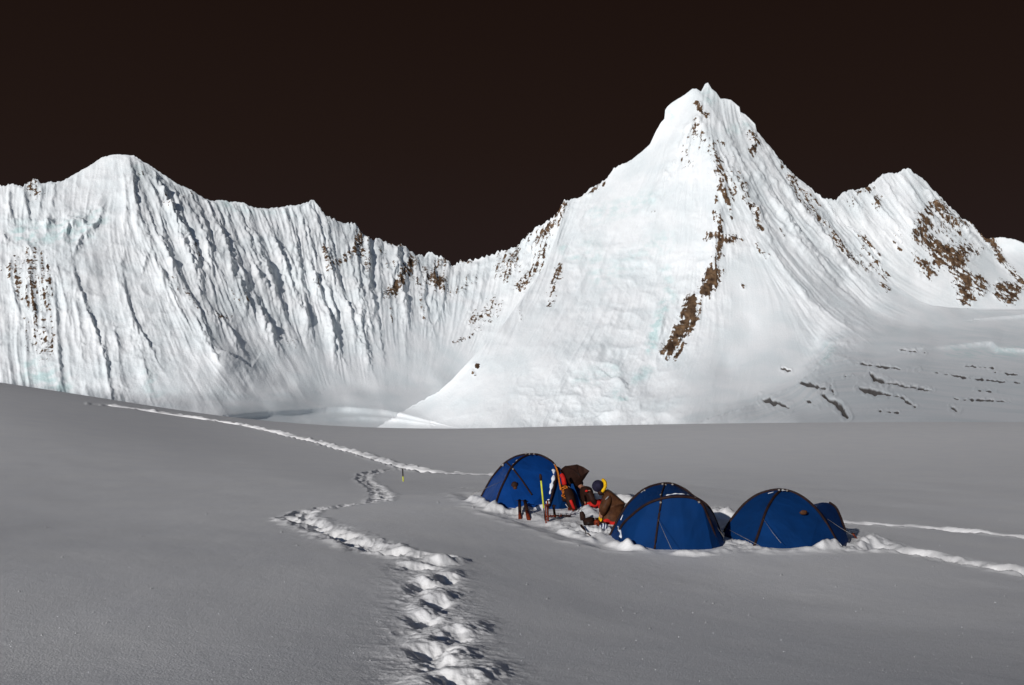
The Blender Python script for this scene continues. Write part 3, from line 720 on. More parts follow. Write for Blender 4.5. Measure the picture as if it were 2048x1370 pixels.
#==GROUND==
# ------------------------------------------------------------------ foreground snowfield
GP = [(100, 1345, 6.9), (860, 1345, 7.2), (1700, 1345, 7.4), (2000, 1345, 7.5), (-300, 1345, 6.8), (2400, 1345, 7.6),
      (860, 1110, 14.6), (300, 1110, 13.3), (-200, 1110, 12.6), (590, 1040, 20.5), (1600, 1180, 14.0), (2040, 1200, 13.0), (1200, 1180, 13.3),
      (1310, 1100, 17.9), (1430, 1094, 18.3), (1240, 1072, 19.2), (1060, 1014, 22.9), (963, 998, 24.2), (1130, 1040, 21.3), (1100, 1018, 23.0), (1200, 1050, 20.3), (1180, 1000, 25.0), (1290, 1000, 24.5),
      (1508, 1094, 18.4), (1450, 1072, 19.6), (1690, 1092, 18.9), (1600, 1092, 18.3), (2040, 1145, 16.3), (1700, 1048, 24), (2040, 1075, 22.5),
      (806, 963, 40), (980, 948, 48), (760, 925, 55), (600, 950, 41), (300, 950, 38), (0, 950, 35), (1500, 950, 48), (2000, 950, 48), (-300, 950, 33), (2400, 950, 46),
      (0, 850, 64), (440, 880, 72), (860, 890, 80), (1500, 885, 86), (2048, 885, 88)]
HZ = [(-400, 700), (-200, 733), (0, 765), (100, 779), (200, 795), (300, 811), (440, 832), (540, 842), (640, 850), (750, 855), (860, 857), (980, 856), (1100, 852), (1300, 848), (1500, 845), (1800, 843), (2048, 843), (2500, 846)]
pts = np.array([P(*g)[:] for g in GP])
S_ = 10.0
def tps_k(r2): return 0.5 * r2 * np.log(r2 + 1e-9)
def tps_fit(x, y, z, lam):
    n = len(x); d2 = (x[:, None] - x[None]) ** 2 + (y[:, None] - y[None]) ** 2
    K = tps_k(d2) + lam * np.eye(n)
    Pm = np.stack([np.ones(n), x, y], 1)
    A = np.block([[K, Pm], [Pm.T, np.zeros((3, 3))]])
    return np.linalg.solve(A, np.concatenate([z, np.zeros(3)]))
# work in (azimuth, log distance): the field is denser near the camera
def gc(x, y): return x / y * 3.0, np.log(y) * 1.6
cx0, cy0 = gc(pts[:, 0], pts[:, 1])
W_ = tps_fit(cx0, cy0, pts[:, 2], 0.03)
def tps_eval(x, y):
    u, v = gc(x, y); t = W_[-3] + W_[-2] * u + W_[-1] * v
    for k in range(len(cx0)): t = t + W_[k] * tps_k((u - cx0[k]) ** 2 + (v - cy0[k]) ** 2)
    return t
# base ground on (azimuth a = x/y) x (distance) lattice
ga = np.linspace(-0.80, 0.80, 241)
gd = np.concatenate([np.exp(np.linspace(math.log(4.5), math.log(150), 240)), np.exp(np.linspace(math.log(158), math.log(900), 30))])
GA, GD = np.meshgrid(ga, gd)
ZB = tps_eval(GA * np.minimum(GD, 110), np.minimum(GD, 110))
HD = 62.0
slope_end = 0.05
ZB = ZB - np.maximum(0, GD - 110) * 0.06 - 0.0008 * np.maximum(0, np.minimum(GD, 150) - 80) ** 2 - np.where(GD > 150, (GD - 150) * 0.09, 0)
hzt = [p[1] for p in HZ]
ih = int(np.argmin(np.abs(gd - 108)))
pxx, pyy = proj(ga * gd[ih], gd[ih], ZB[ih])
target = np.interp(pxx, [p[0] for p in HZ], hzt)
target = np.convolve(np.pad(target, 9, mode='edge'), np.ones(19) / 19, 'valid')
dz = (pyy - target) / F * gd[ih]
ZB = ZB + dz[None] * (sstep(34, 108, GD) * np.minimum(1, GD / 108))
ZT = ZB[ih] * 1.0
# nothing on the near side stands above the crest line
for j_ in range(len(gd)):
    if 60 < gd[j_] < 108:
        lim = ZT * gd[j_] / gd[ih] - 0.0006 * (gd[ih] - gd[j_]) ** 2
        ZB[j_] = np.where(ZB[j_] > lim, lim + 0.0 * lim, ZB[j_])
ZB[40:] = np.apply_along_axis(lambda q: np.convolve(np.pad(q, 3, mode='edge'), np.ones(7) / 7, 'valid'), 0, ZB)[40:]
ZB = ZB + 0.0
def zbase(x, y):
    a = x / y
    u = np.clip((a - ga[0]) / (ga[1] - ga[0]), 0, len(ga) - 1.001)
    v = np.interp(y, gd, np.arange(len(gd))); v = np.clip(v, 0, len(gd) - 1.001)
    i = u.astype(int); j = v.astype(int); fu = u - i; fv = v - j
    return (ZB[j, i] * (1 - fu) + ZB[j, i + 1] * fu) * (1 - fv) + (ZB[j + 1, i] * (1 - fu) + ZB[j + 1, i + 1] * fu) * fv

def hit(px, py):
    """ground point seen at a pixel"""
    d = np.exp(np.linspace(math.log(5), math.log(125), 1000))
    X, Y, Z = Pn(px + 0 * d, py + 0 * d, d)
    g = zbase(X, Y) - Z
    k = np.argmax(g > 0)
    if g[k] <= 0: k = int(np.argmax(g))
    return float(X[k]), float(d[k])

# fine grid
na = 1350
fa = np.linspace(-0.62, 0.62, na)
q0, q1 = 1 / 6.0, 1 / 150.0
w = np.linspace(0, 1, 900)
fd = 1 / (q0 + (q1 - q0) * w ** 0.9)
fd = np.concatenate([fd, np.exp(np.linspace(math.log(155), math.log(850), 24))])
FA, FD = np.meshgrid(fa, fd)
HX = FA * FD; HY = FD
HZ_ = zbase(HX, HY)
# soft undulation and wind ripples
HZ_ += (0.05 * fbm(L1, HX / 4.5, HY / 6.5, 3) + 0.006 * fbm(L2, HX / 0.7 + HY * .2, HY / 1.1, 3)) * sstep(70, 40, HD * 0 + HY)

def wstroke(poly, R):
    xs = [p[0] for p in poly]; ys = [p[1] for p in poly]
    m = (HX > min(xs) - R) & (HX < max(xs) + R) & (HY > min(ys) - R) & (HY < max(ys) + R)
    jj, ii = np.where(m)
    if len(jj) == 0: return None
    sl = (slice(jj.min(), jj.max() + 1), slice(ii.min(), ii.max() + 1))
    X = HX[sl]; Y = HY[sl]
    best = np.full(X.shape, 1e9); tt = np.zeros(X.shape); acc = 0
    for a, b in zip(poly[:-1], poly[1:]):
        dx, dy = b[0] - a[0], b[1] - a[1]; l2 = dx * dx + dy * dy + 1e-12; ln = math.sqrt(l2)
        t = np.clip(((X - a[0]) * dx + (Y - a[1]) * dy) / l2, 0, 1)
        d = np.hypot(X - a[0] - t * dx, Y - a[1] - t * dy)
        k = d < best; best = np.where(k, d, best); tt = np.where(k, acc + t * ln, tt); acc += ln
    return sl, best, tt, acc

def trail(pix, width, depth, churn, lumps=2.5):
    poly = [hit(*p) for p in pix]
    r = wstroke(poly, width * 3.5)
    if r is None: return poly
    sl, d, t, tot = r
    X = HX[sl]; Y = HY[sl]
    d = np.maximum(0, d + width * 0.35 * L1(X / width, Y / width))
    HZ_[sl] -= depth * np.exp(-(d / width) ** 2.6) * (0.8 + 0.5 * L3(X * lumps, Y * lumps))
    HZ_[sl] += depth * 0.30 * np.exp(-((d - 1.55 * width) / (width * .5)) ** 2) * (0.5 + L2(X * 3, Y * 3))
    HZ_[sl] += churn * np.exp(-(d / (width * 1.5)) ** 2) * (ridged(L4, X * 5, Y * 4, 3) - .2)
    return poly

def pit(x, y, rx, ry, depth, rot=0.0, sq=3.0):
    R = max(rx, ry) * 2.2
    ii = np.where(np.abs(HX - x) < R, 1, 0) & np.where(np.abs(HY - y) < R, 1, 0)
    jj, kk = np.where(ii > 0)
    if len(jj) == 0: return
    sl = (slice(jj.min(), jj.max() + 1), slice(kk.min(), kk.max() + 1))
    X = HX[sl] - x; Y = HY[sl] - y
    c, s = math.cos(rot), math.sin(rot)
    u = (X * c + Y * s) / rx; v = (-X * s + Y * c) / ry
    r = np.hypot(u, v) * (1 + 0.22 * L2(HX[sl] * 7, HY[sl] * 7)) + 0.05 * L1(HX[sl] * 25, HY[sl] * 25)
    q = np.clip((X * math.sin(SUN_AZ) + Y * math.cos(SUN_AZ)) / max(rx, ry), -1, 1)
    HZ_[sl] -= depth * np.exp(-r ** sq) * (0.8 - 0.45 * q)
    HZ_[sl] += depth * 0.09 * np.exp(-((r - 1.35) / .3) ** 2)

# the old trail coming over the shoulder at left and passing behind the camp
T_far = [(160, 806), (215, 811), (300, 823), (400, 838), (480, 850), (560, 867), (640, 886), (720, 908), (790, 930), (840, 942), (900, 947), (985, 950)]
trail(T_far[5:], 0.33, 0.24, 0.06)

# trail leaving at right, two lanes
trail([(1690, 1047), (1760, 1052), (1850, 1058), (1900, 1063), (1980, 1070), (2060, 1078), (2200, 1090)], 0.22, 0.16, 0.04)
trail([(1700, 1098), (1760, 1096), (1830, 1108), (1900, 1120), (1980, 1134), (2060, 1148), (2200, 1172)], 0.25, 0.17, 0.06)
# the fresh post-holed trail
T_fresh = [(812, 938), (770, 940), (730, 948), (728, 960), (748, 975), (765, 990), (757, 1003), (720, 1006), (660, 1015), (612, 1025), (592, 1038), (625, 1052), (690, 1075), (760, 1098), (830, 1112), (862, 1118)]
poly = trail(T_fresh[:6], 0.22, 0.07, 0.05)
trail(T_fresh[5:11], 0.2, 0.07, 0.05)
poly2 = trail(T_fresh[10:], 0.25, 0.11, 0.07)
def along(poly, step, off, rx, ry, depth):
    acc = 0; side = 1
    for a, b in zip(poly[:-1], poly[1:]):
        ln = math.hypot(b[0] - a[0], b[1] - a[1])
        if ln < 1e-6: continue
        while acc < ln:
            t = acc / ln; nx, ny = -(b[1] - a[1]) / ln, (b[0] - a[0]) / ln
            x = a[0] + (b[0] - a[0]) * t + nx * off * side + random.uniform(-.04, .04)
            y = a[1] + (b[1] - a[1]) * t + ny * off * side + random.uniform(-.05, .05)
            pit(x, y, rx * random.uniform(.85, 1.2), ry * random.uniform(.85, 1.2), depth * random.uniform(.7, 1.2), random.uniform(-.5, .5))
            side *= -1; acc += step
        acc -= ln
along([hit(*p) for p in T_fresh[:11]], 0.46, 0.15, 0.13, 0.2, 0.13)
along([hit(*p) for p in T_fresh[10:]], 0.4, 0.12, 0.13, 0.18, 0.12)
def kick(x, y, rx, ry, dp, dm):
    m = np.hypot(HX - x, HY - y) < 1.3
    jj, kk = np.where(m)
    if len(jj) == 0: return
    sl = (slice(jj.min(), jj.max() + 1), slice(kk.min(), kk.max() + 1))
    a = random.uniform(-.1, .25); c, s = math.cos(a), math.sin(a)
    X = HX[sl] - x; Y = HY[sl] - y
    wob = .05 * L1(HX[sl] * 8, HY[sl] * 8) + .02 * L2(HX[sl] * 24, HY[sl] * 24)
    p = X * c - Y * s + wob; q = X * s + Y * c + wob
    q0 = .75 * ry
    wid = np.exp(-np.abs(p / rx) ** 2.6)
    f = -dp * np.where(q < -.1 * ry, np.exp(-((q + .1 * ry) / (1.7 * ry)) ** 2), np.exp(-((q + .1 * ry) / (.45 * ry)) ** 2))
    g = np.where(q < q0, np.exp(-((q - q0) / (.40 * ry)) ** 2), np.exp(-((q - q0) / .62) ** 2))
    HZ_[sl] += wid * f + np.exp(-np.abs(p / (rx * 1.15)) ** 2.2) * g * dm
# near holes
for px, py, rx, ry, dp in [(898, 1160, .10, .2, .22), (846, 1172, .11, .24, .34), (872, 1206, .12, .24, .34), (846, 1236, .12, .27, .38), (912, 1275, .11, .30, .40), (868, 1305, .15, .25, .34), (884, 1332, .08, .2, .30), (914, 1372, .14, .27, .40), (858, 1396, .12, .2, .3), (930, 1415, .13, .2, .3), (835, 1134, .22, .2, .22), (868, 1128, .2, .22, .2)]:
    x, y = hit(px, py); kick(x, y, rx * 1.15, ry * 1.1, .05 + dp * .06, .025 + dp * .13)
# dragged, wind-feathered crumbs to both sides of the holes
cl = [hit(*p) for p in [(850, 1120), (860, 1180), (870, 1240), (880, 1300), (890, 1370)]]
r = wstroke(cl, 1.3)
sl, d, t, tot = r
X = HX[sl]; Y = HY[sl]
env = np.exp(-(d / 0.42) ** 2)
HZ_[sl] += env * 0.028 * (ridged(L2, X * 4.5 + 1.5 * Y, Y * 5 - X * 2, 4) - .3)
HZ_[sl] += env * 0.06 * np.maximum(0, fbm(L1, X * 2.2, Y * 2.0, 3))
def patch(px, py, R, amp, sx=4.0, sy=6.0, dome=0.0, lat=L3):
    x, y = hit(px, py)
    m = (np.hypot(HX - x, HY - y) < R * 2.4)
    jj, kk = np.where(m)
    if len(jj) == 0: return
    sl = (slice(jj.min(), jj.max() + 1), slice(kk.min(), kk.max() + 1))
    X = HX[sl]; Y = HY[sl]; e = np.exp(-((X - x) ** 2 + (Y - y) ** 2) / R ** 2)
    HZ_[sl] += e * (amp * (ridged(lat, X * sx, Y * sy, 4, .55) - .25) + dome)
# trampled platform of the camp
for px, py, R, am, dm in [(1100, 1035, .5, .05, .0), (1170, 1062, .5, .10, .02), (1130, 1048, .5, .07, 0), (1215, 1062, .6, .10, .0), (1250, 1010, .7, .13, .05), (1265, 995, .6, .12, .06), (1460, 1035, .7, .14, .06), (1440, 1020, .5, .10, .04), (1470, 1088, .4, .10, .03), (1500, 1098, .3, .06, 0),
                          (1740, 1085, .5, .10, .03), (1705, 1062, .4, .07, 0), (1770, 1092, .4, .08, 0), (1690, 1100, .3, .07, 0), (940, 975, .9, .04, 0), (950, 990, .6, .05, 0), (1040, 1026, .5, .07, 0), (1000, 1020, .4, .07, .03), (1195, 1020, .6, .09, 0), (1140, 1025, .5, .07, 0), (1380, 1104, .4, .06, 0), (1290, 1098, .3, .03, 0), (1725, 1078, .3, .06, 0)]:
    patch(px, py, R, am * .8, 2.6, 3.6, dome=dm * 1.3)
def bank(line, w, h):
    pl = [hit(*p) for p in line]
    r = wstroke(pl, w * 3)
    if r is None: return
    sl, d, t, tot = r
    X = HX[sl]; Y = HY[sl]
    k = np.exp(-(np.maximum(0, d + .4 * w * L1(X / w * .7, Y / w * .7)) / w) ** 2.4)
    HZ_[sl] += h * k * (0.7 + 0.6 * fbm(L3, X * 3.0, Y * 3.0, 3) + .12 * L2(X * 9, Y * 9))
bank([(950, 1000), (968, 1008), (990, 1018)], .16, .20)
bank([(985, 1020), (1020, 1022), (1050, 1020), (1068, 1014)], .13, .11)
bank([(1072, 1012), (1082, 1018)], .12, .20)
bank([(1262, 1096), (1278, 1100)], .10, .10)
bank([(1360, 1107), (1400, 1108), (1440, 1102), (1460, 1095)], .13, .08)
bank([(1540, 1103), (1580, 1104), (1640, 1102), (1685, 1098)], .20, .08)
bank([(1640, 1100), (1665, 1097)], .13, .10)
bank([(1705, 1098), (1728, 1094), (1752, 1086)], .15, .13)
bank([(1222, 1086), (1240, 1090), (1252, 1094)], .10, .12)
bank([(1166, 1018), (1178, 1026), (1190, 1032)], .16, .10)
bank([(1130, 1062), (1160, 1070), (1185, 1078)], .14, .12)
bank([(1238, 1000), (1258, 1004)], .2, .22); bank([(1400, 1030), (1440, 1034), (1462, 1040)], .2, .2)
bank(T_far[:7], .20, .13)
for _k in range(len(T_fresh) - 1):
    if _k < 10: bank([T_fresh[_k], T_fresh[_k + 1]], .15, .035)
# scoured dip left of the camp with an edge in front of it
trail([(930, 985), (990, 1015), (1060, 1042), (1120, 1060), (1180, 1082), (1230, 1092)], 0.35, 0.07, 0.0)
# glittering crumbs
for _ in range(60):
    j = random.randrange(5, 700); i = random.randrange(10, na - 10)
    HZ_[j, i] += 0.003 * fd[j] * random.uniform(.5, 1)
ground = grid_object('snow_ground', HX, HY, HZ_, M_SNOW)
tag(ground, 'smooth grey snowfield crossed by deep footprint trails', 'snow', kind='structure')

def zg(x, y):
    """height of the finished ground"""
    u = (x / y - fa[0]) / (fa[1] - fa[0]); v = float(np.interp(y, fd, np.arange(len(fd))))
    i = int(np.clip(round(u), 0, na - 1)); j = int(round(v))
    return float(HZ_[j, i])

#==OBJECTS==
# the trodden line high on the left shoulder, too far off for the snow sheet's own grid
pl = [hit(*p) for p in T_far]
cen = []
for a, b in zip(pl[:-1], pl[1:]):
    n_ = max(2, int(math.hypot(b[0] - a[0], b[1] - a[1]) / 0.22))
    for k in range(n_): cen.append((a[0] + (b[0] - a[0]) * k / n_, a[1] + (b[1] - a[1]) * k / n_))
cen = np.array(cen); tg_ = np.gradient(cen, axis=0); tg_ /= np.linalg.norm(tg_, axis=1, keepdims=True) + 1e-9
cc = np.linspace(-1, 1, 11)
along_ = np.arange(len(cen)) * .22
wd = .42 * (1 + .35 * L1(along_ * .9, along_ * 0))
TX = cen[:, 0:1] - tg_[:, 1:2] * cc[None] * wd[:, None]; TY = cen[:, 1:2] + tg_[:, 0:1] * cc[None] * wd[:, None]
hgt = .20 * (1 - cc[None] ** 2) * (.75 + .5 * L2(TX * 2.1, TY * 2.1) + .35 * L3(TX * 6, TY * 6))
_e = np.minimum(1, np.minimum(np.arange(len(cen)), np.arange(len(cen))[::-1]) / 14.0)[:, None]
TZ = zbase(TX, TY) - .10 + (np.maximum(hgt, 0) + .12) * _e
TZ[:, 0] -= .12; TZ[:, -1] -= .12
tag(grid_object('footpath', TX, TY, TZ, M_SNOW), 'thin white trodden line climbing over the left snow shoulder', 'footpath', kind='structure')
# white specks added on the crust, their colour standing in for sun glints
bm = bmesh.new()
for _ in range(130):
    px = random.uniform(10, 2040); py = 1370 - abs(random.gauss(0, 1)) * 150
    if py < 1030: continue
    x, y = hit(px, py); s_ = random.choice((.0016, .0022, .0034)) * (y / 9) ** .8; z = zg(x, y)
    r_ = bmesh.ops.create_icosphere(bm, subdivisions=1, radius=s_)
    for v in r_['verts']: v.co = Vector((v.co.x * random.uniform(.7, 1.3), v.co.y, v.co.z * 1.2)) + Vector((x, y, z + s_ * .8))
me = bpy.data.meshes.new('glint_specks'); bm.to_mesh(me); bm.free()
_mc = mat_snow('glint_white', (0.92, 0.93, 0.95), 20, .001, 90, .001); me.materials.append(_mc)
_o = bpy.data.objects.new('glint_specks', me); col.objects.link(_o)
tag(_o, 'tiny white ice specks standing in for sun glints on the near snow crust', 'ice', kind='stuff')
# ------------------------------------------------------------------ camp objects
M_BLUE = mat_cloth('tent_nylon_blue', (0.002, 0.029, 0.118), (0.002, 0.024, 0.095), .8, 2.5, .02, 3.0)
M_BLUE_LIT = mat_cloth('tent_nylon_lit_blue', (0.004, 0.042, 0.19), (0.004, 0.034, 0.15), .45, 2.5, .02, 3.0)  # same nylon as the other tents, sunlit brightness put into the colour
M_BLUE2 = mat_cloth('tent_nylon_dark_blue', (0.006, 0.030, 0.115), (0.005, 0.022, 0.085), .5, 2.5, .02, 3.0)
M_SLEEVE = mat_cloth('pole_sleeve_black', (0.028, 0.014, 0.012), (0.015, 0.008, 0.008), .6, 9)
M_CLIP = mat_cloth('grey_tape', (0.32, 0.31, 0.3), (0.18, 0.15, 0.12), .5, 30)
M_BROWN = mat_cloth('brown_down_nylon', (0.085, 0.036, 0.016), (0.05, 0.02, 0.01), .5, 9, .02, 12)
M_DARK = mat_cloth('dark_brown_cloth', (0.03, 0.013, 0.009), (0.02, 0.009, 0.006), .6, 6)
M_NAVY = mat_cloth('navy_cloth', (0.02, 0.018, 0.04), (0.012, 0.011, 0.022), .7, 14)
M_RED = mat_cloth('red_cloth', (0.50, 0.018, 0.012), (0.32, 0.012, 0.01), .6, 8, .015, 10)
M_RUST = mat_cloth('rust_red_metal', (0.22, 0.035, 0.012), (0.07, 0.014, 0.008), .45, 20)
M_YEL = mat_cloth('yellow_cloth', (0.75, 0.45, 0.01), (0.5, 0.28, 0.01), .6, 20)
M_LIME = mat_cloth('lime_yellow_paint', (0.62, 0.66, 0.06), (0.5, 0.5, 0.05), .4, 20)
M_ORANGE = mat_cloth('orange_rope', (0.62, 0.20, 0.02), (0.25, 0.06, 0.01), .6, 26)
M_BLACK = mat_cloth('black_metal', (0.018, 0.010, 0.008), (0.01, 0.006, 0.005), .4, 20)
M_STEEL = mat_cloth('steel_grey', (0.5, 0.5, 0.5), (0.3, 0.3, 0.3), .3, 20)
M_SKIN = mat_cloth('skin_tone', (0.32, 0.16, 0.10), (0.26, 0.12, 0.08), .5, 20)
M_STRIPE, N_, L_, b_ = nodes_mat('navy_and_white_stripes')
wv = N_.new('ShaderNodeTexWave'); wv.inputs['Scale'].default_value = 5.5; wv.inputs['Distortion'].default_value = 5.0
tcw = N_.new('ShaderNodeTexCoord'); L_.new(tcw.outputs['Object'], wv.inputs['Vector'])
rw = N_.new('ShaderNodeValToRGB'); rw.color_ramp.interpolation = 'CONSTANT'
rw.color_ramp.elements[0].color = (0.02, 0.02, 0.07, 1); rw.color_ramp.elements[1].position = 0.72; rw.color_ramp.elements[1].color = (0.6, 0.65, 0.7, 1)
L_.new(wv.outputs[0], rw.inputs[0]); L_.new(rw.outputs[0], b_.inputs['Base Color'])
M_PATCH = mat_snow('loose_snow', (0.74, 0.76, 0.79), 14, .02, 70, .004)

def finish(name, bm, mat, parent=None, smooth=True, origin=None):
    me = bpy.data.meshes.new(name)
    if origin is not None: bmesh.ops.translate(bm, verts=bm.verts, vec=-Vector(origin))
    bmesh.ops.recalc_face_normals(bm, faces=bm.faces)
    bm.to_mesh(me); bm.free()
    for p in me.polygons: p.use_smooth = smooth
    me.materials.append(mat)
    o = bpy.data.objects.new(name, me); col.objects.link(o)
    if parent: o.parent = parent
    return o

def empty(name, loc, label, cat, group=None):
    o = bpy.data.objects.new(name, None); o.location = loc; col.objects.link(o)
    o.empty_display_size = 0.2
    return tag(o, label, cat, group)

def smooth_line(pts, n=5):
    pts = [Vector(p) for p in pts]
    if len(pts) < 3: return pts
    out = []
    for i in range(len(pts) - 1):
        p0 = pts[max(0, i - 1)]; p1 = pts[i]; p2 = pts[i + 1]; p3 = pts[min(len(pts) - 1, i + 2)]
        for k in range(n):
            t = k / n
            out.append(0.5 * ((2 * p1) + (-p0 + p2) * t + (2 * p0 - 5 * p1 + 4 * p2 - p3) * t * t + (-p0 + 3 * p1 - 3 * p2 + p3) * t ** 3))
    out.append(pts[-1])
    return out

def add_tube(bm, pts, r, seg=8, flat=1.0):
    """tube along points; r is a number or a list"""
    pts = [Vector(p) for p in pts]; rings = []
    up = Vector((0.13, 0.21, 0.97))
    for i, p in enumerate(pts):
        t = (pts[min(i + 1, len(pts) - 1)] - pts[max(i - 1, 0)])
        if t.length < 1e-9: t = Vector((0, 0, 1))
        t.normalize()
        a = t.cross(up)
        if a.length < 0.1: a = t.cross(Vector((1, 0, 0)))
        a.normalize(); b = t.cross(a)
        rr = r[i] if isinstance(r, (list, tuple)) else r
        rings.append([bm.verts.new(p + (a * math.cos(2 * math.pi * k / seg) + b * math.sin(2 * math.pi * k / seg) * flat) * rr) for k in range(seg)])
    for A, B in zip(rings[:-1], rings[1:]):
        for k in range(seg):
            bm.faces.new((A[k], A[(k + 1) % seg], B[(k + 1) % seg], B[k]))
    bm.faces.new(rings[0][::-1]); bm.faces.new(rings[-1])

def tube(name, pts, r, mat, parent=None, seg=8, flat=1.0, origin=(0, 0, 0)):
    bm = bmesh.new(); add_tube(bm, [Vector(p) - Vector(origin) for p in pts], r, seg, flat)
    return finish(name, bm, mat, parent)

def add_box(bm, c, size, rot=None):
    from mathutils import Matrix
    m = Matrix.Translation(Vector(c))
    if rot is not None: m = m @ rot.to_4x4()
    r = bmesh.ops.create_cube(bm, size=1.0, matrix=m @ Matrix.Diagonal((*size, 1)))
    return r['verts']

def blob(name, c, rad, mat, parent=None, seed=0, rough=0.25, sub=3, origin=(0, 0, 0), freq=3.0):
    from mathutils import noise
    bm = bmesh.new(); bmesh.ops.create_icosphere(bm, subdivisions=sub, radius=1.0)
    off = Vector((seed * 3.1, seed * 1.7, seed * 0.9))
    for v in bm.verts:
        d = v.co.normalized()
        k = 1 + rough * noise.noise(d * freq * 0.6 + off) + rough * .6 * noise.noise(d * freq * 1.6 + off)
        v.co = Vector((d.x * rad[0], d.y * rad[1], d.z * rad[2])) * k + Vector(c) - Vector(origin)
    return finish(name, bm, mat, parent)

def hull(name, pts, mat, parent=None, origin=(0, 0, 0), sag=0.0, sub=0, smooth=False):
    bm = bmesh.new()
    for p in pts: bm.verts.new(Vector(p) - Vector(origin))
    r = bmesh.ops.convex_hull(bm, input=bm.verts)
    junk = [v for v in bm.verts if not v.link_faces]
    bmesh.ops.delete(bm, geom=junk, context='VERTS')
    bmesh.ops.recalc_face_normals(bm, faces=bm.faces)
    if sub:
        c = sum((v.co for v in bm.verts), Vector()) / len(bm.verts)
        orig = set(bm.verts)
        bmesh.ops.dissolve_limit(bm, angle_limit=math.radians(1.5), verts=bm.verts, edges=bm.edges)
        bmesh.ops.triangulate(bm, faces=bm.faces)
        orig = set(bm.verts)
        for _ in range(sub):
            bmesh.ops.subdivide_edges(bm, edges=[e for e in bm.edges if e.calc_length() > 0.12], cuts=1, use_grid_fill=True)
            bmesh.ops.triangulate(bm, faces=bm.faces)
        from mathutils import noise
        for v in bm.verts:
            if v not in orig:
                n = v.normal
                v.co += n * (0.012 * noise.noise(v.co * 4.0) + 0.005 * noise.noise(v.co * 13.0)) - n * sag
    return finish(name, bm, mat, parent, smooth)

def skin_mesh(name, nodes, edges, mat, parent=None, origin=(0, 0, 0), sub=2, root=0):
    """nodes: (co, radius) ; grows one continuous surface and keeps it as a plain mesh"""
    me = bpy.data.meshes.new(name + '_tmp')
    me.from_pydata([tuple(Vector(n[0]) - Vector(origin)) for n in nodes], edges, [])
    o = bpy.data.objects.new(name + '_tmp', me); col.objects.link(o)
    sk = o.modifiers.new('skin', 'SKIN'); sk.use_smooth_shade = True
    if not me.skin_vertices: me.skin_vertices.new()
    for i, n in enumerate(nodes):
        r = n[1] if isinstance(n[1], tuple) else (n[1], n[1])
        me.skin_vertices[0].data[i].radius = r
        me.skin_vertices[0].data[i].use_root = (i == root)
    ss = o.modifiers.new('sub', 'SUBSURF'); ss.levels = sub; ss.render_levels = sub
    dg = bpy.context.evaluated_depsgraph_get(); dg.update()
    m2 = bpy.data.meshes.new_from_object(o.evaluated_get(dg))
    bpy.data.objects.remove(o); bpy.data.meshes.remove(me)
    m2.name = name; m2.materials.clear(); m2.materials.append(mat)
    for p in m2.polygons: p.use_smooth = True
    q = bpy.data.objects.new(name, m2); col.objects.link(q)
    if parent: q.parent = parent
    return q

DN = Vector((0, 0, -0.22))
def PP(l): return [P(*q) for q in l]

def make_tent(label, base_pt, canopy, arcs, seams, snow, clips, guys, hidden, canopy_mat=M_BLUE, sag=0.012):
    o = P(*base_pt)
    root = empty('dome_tent', o, label, 'tent', 'blue dome tents of the glacier camp')
    pts = []
    for a in arcs: pts += smooth_line(PP(a), 6)
    pts += PP(canopy) + [p + DN for p in PP(canopy)] + PP(hidden)
    cv = hull('canopy', pts, canopy_mat, root, o, sag, 3)
    from mathutils.bvhtree import BVHTree
    bv = BVHTree.FromPolygons([v.co + o for v in cv.data.vertices], [tuple(p.vertices) for p in cv.data.polygons])
    def snap(l, off):
        out = []
        for q in l:
            d = P(q[0], q[1], 1.0).normalized()
            h = bv.ray_cast(Vector((0, 0, 0)), d)
            out.append((q[0], q[1], h[0].y - off) if h[0] is not None else q)
        return out

    make_tent.snap = snap
    for a in arcs:
        tube('pole_sleeve', [p - o for p in smooth_line(PP(a), 6)], 0.025, M_SLEEVE, root)
    for a in seams:
        a = [(a[i][0] + (a[i + 1][0] - a[i][0]) * k / 8, a[i][1] + (a[i + 1][1] - a[i][1]) * k / 8, a[i][2] + (a[i + 1][2] - a[i][2]) * k / 8) for i in range(len(a) - 1) for k in range(8)] + [a[-1]]
        tube('seam', [p - o for p in PP(snap(a, .012))], 0.019, M_SLEEVE, root)
    for k, (a, w) in enumerate(snow):
        pl = smooth_line(PP(snap(a, .0)), 4)
        bm = bmesh.new()
        add_tube(bm, [p - o for p in pl], [w * (0.75 + 0.4 * math.sin(i * 1.7 + k)) if 0 < i < len(pl) - 1 else w * .4 for i in range(len(pl))], 8, .5)
        finish('snow_patch', bm, M_PATCH, root)
    for k, c in enumerate(clips):
        bm = bmesh.new(); add_box(bm, P(*snap([c], .02)[0]) - o, (0.05, 0.04, 0.04), Vector((0.3, 0.2, 1)).to_track_quat('Z', 'Y').to_matrix())
        bmesh.ops.bevel(bm, geom=bm.edges[:], offset=0.012, segments=2, affect='EDGES')
        finish('pole_clip', bm, M_CLIP, root)
    for a in guys:
        tube('guy_line', [p - o for p in PP(a)], 0.0035, M_CLIP, root, 5)
    return root, o

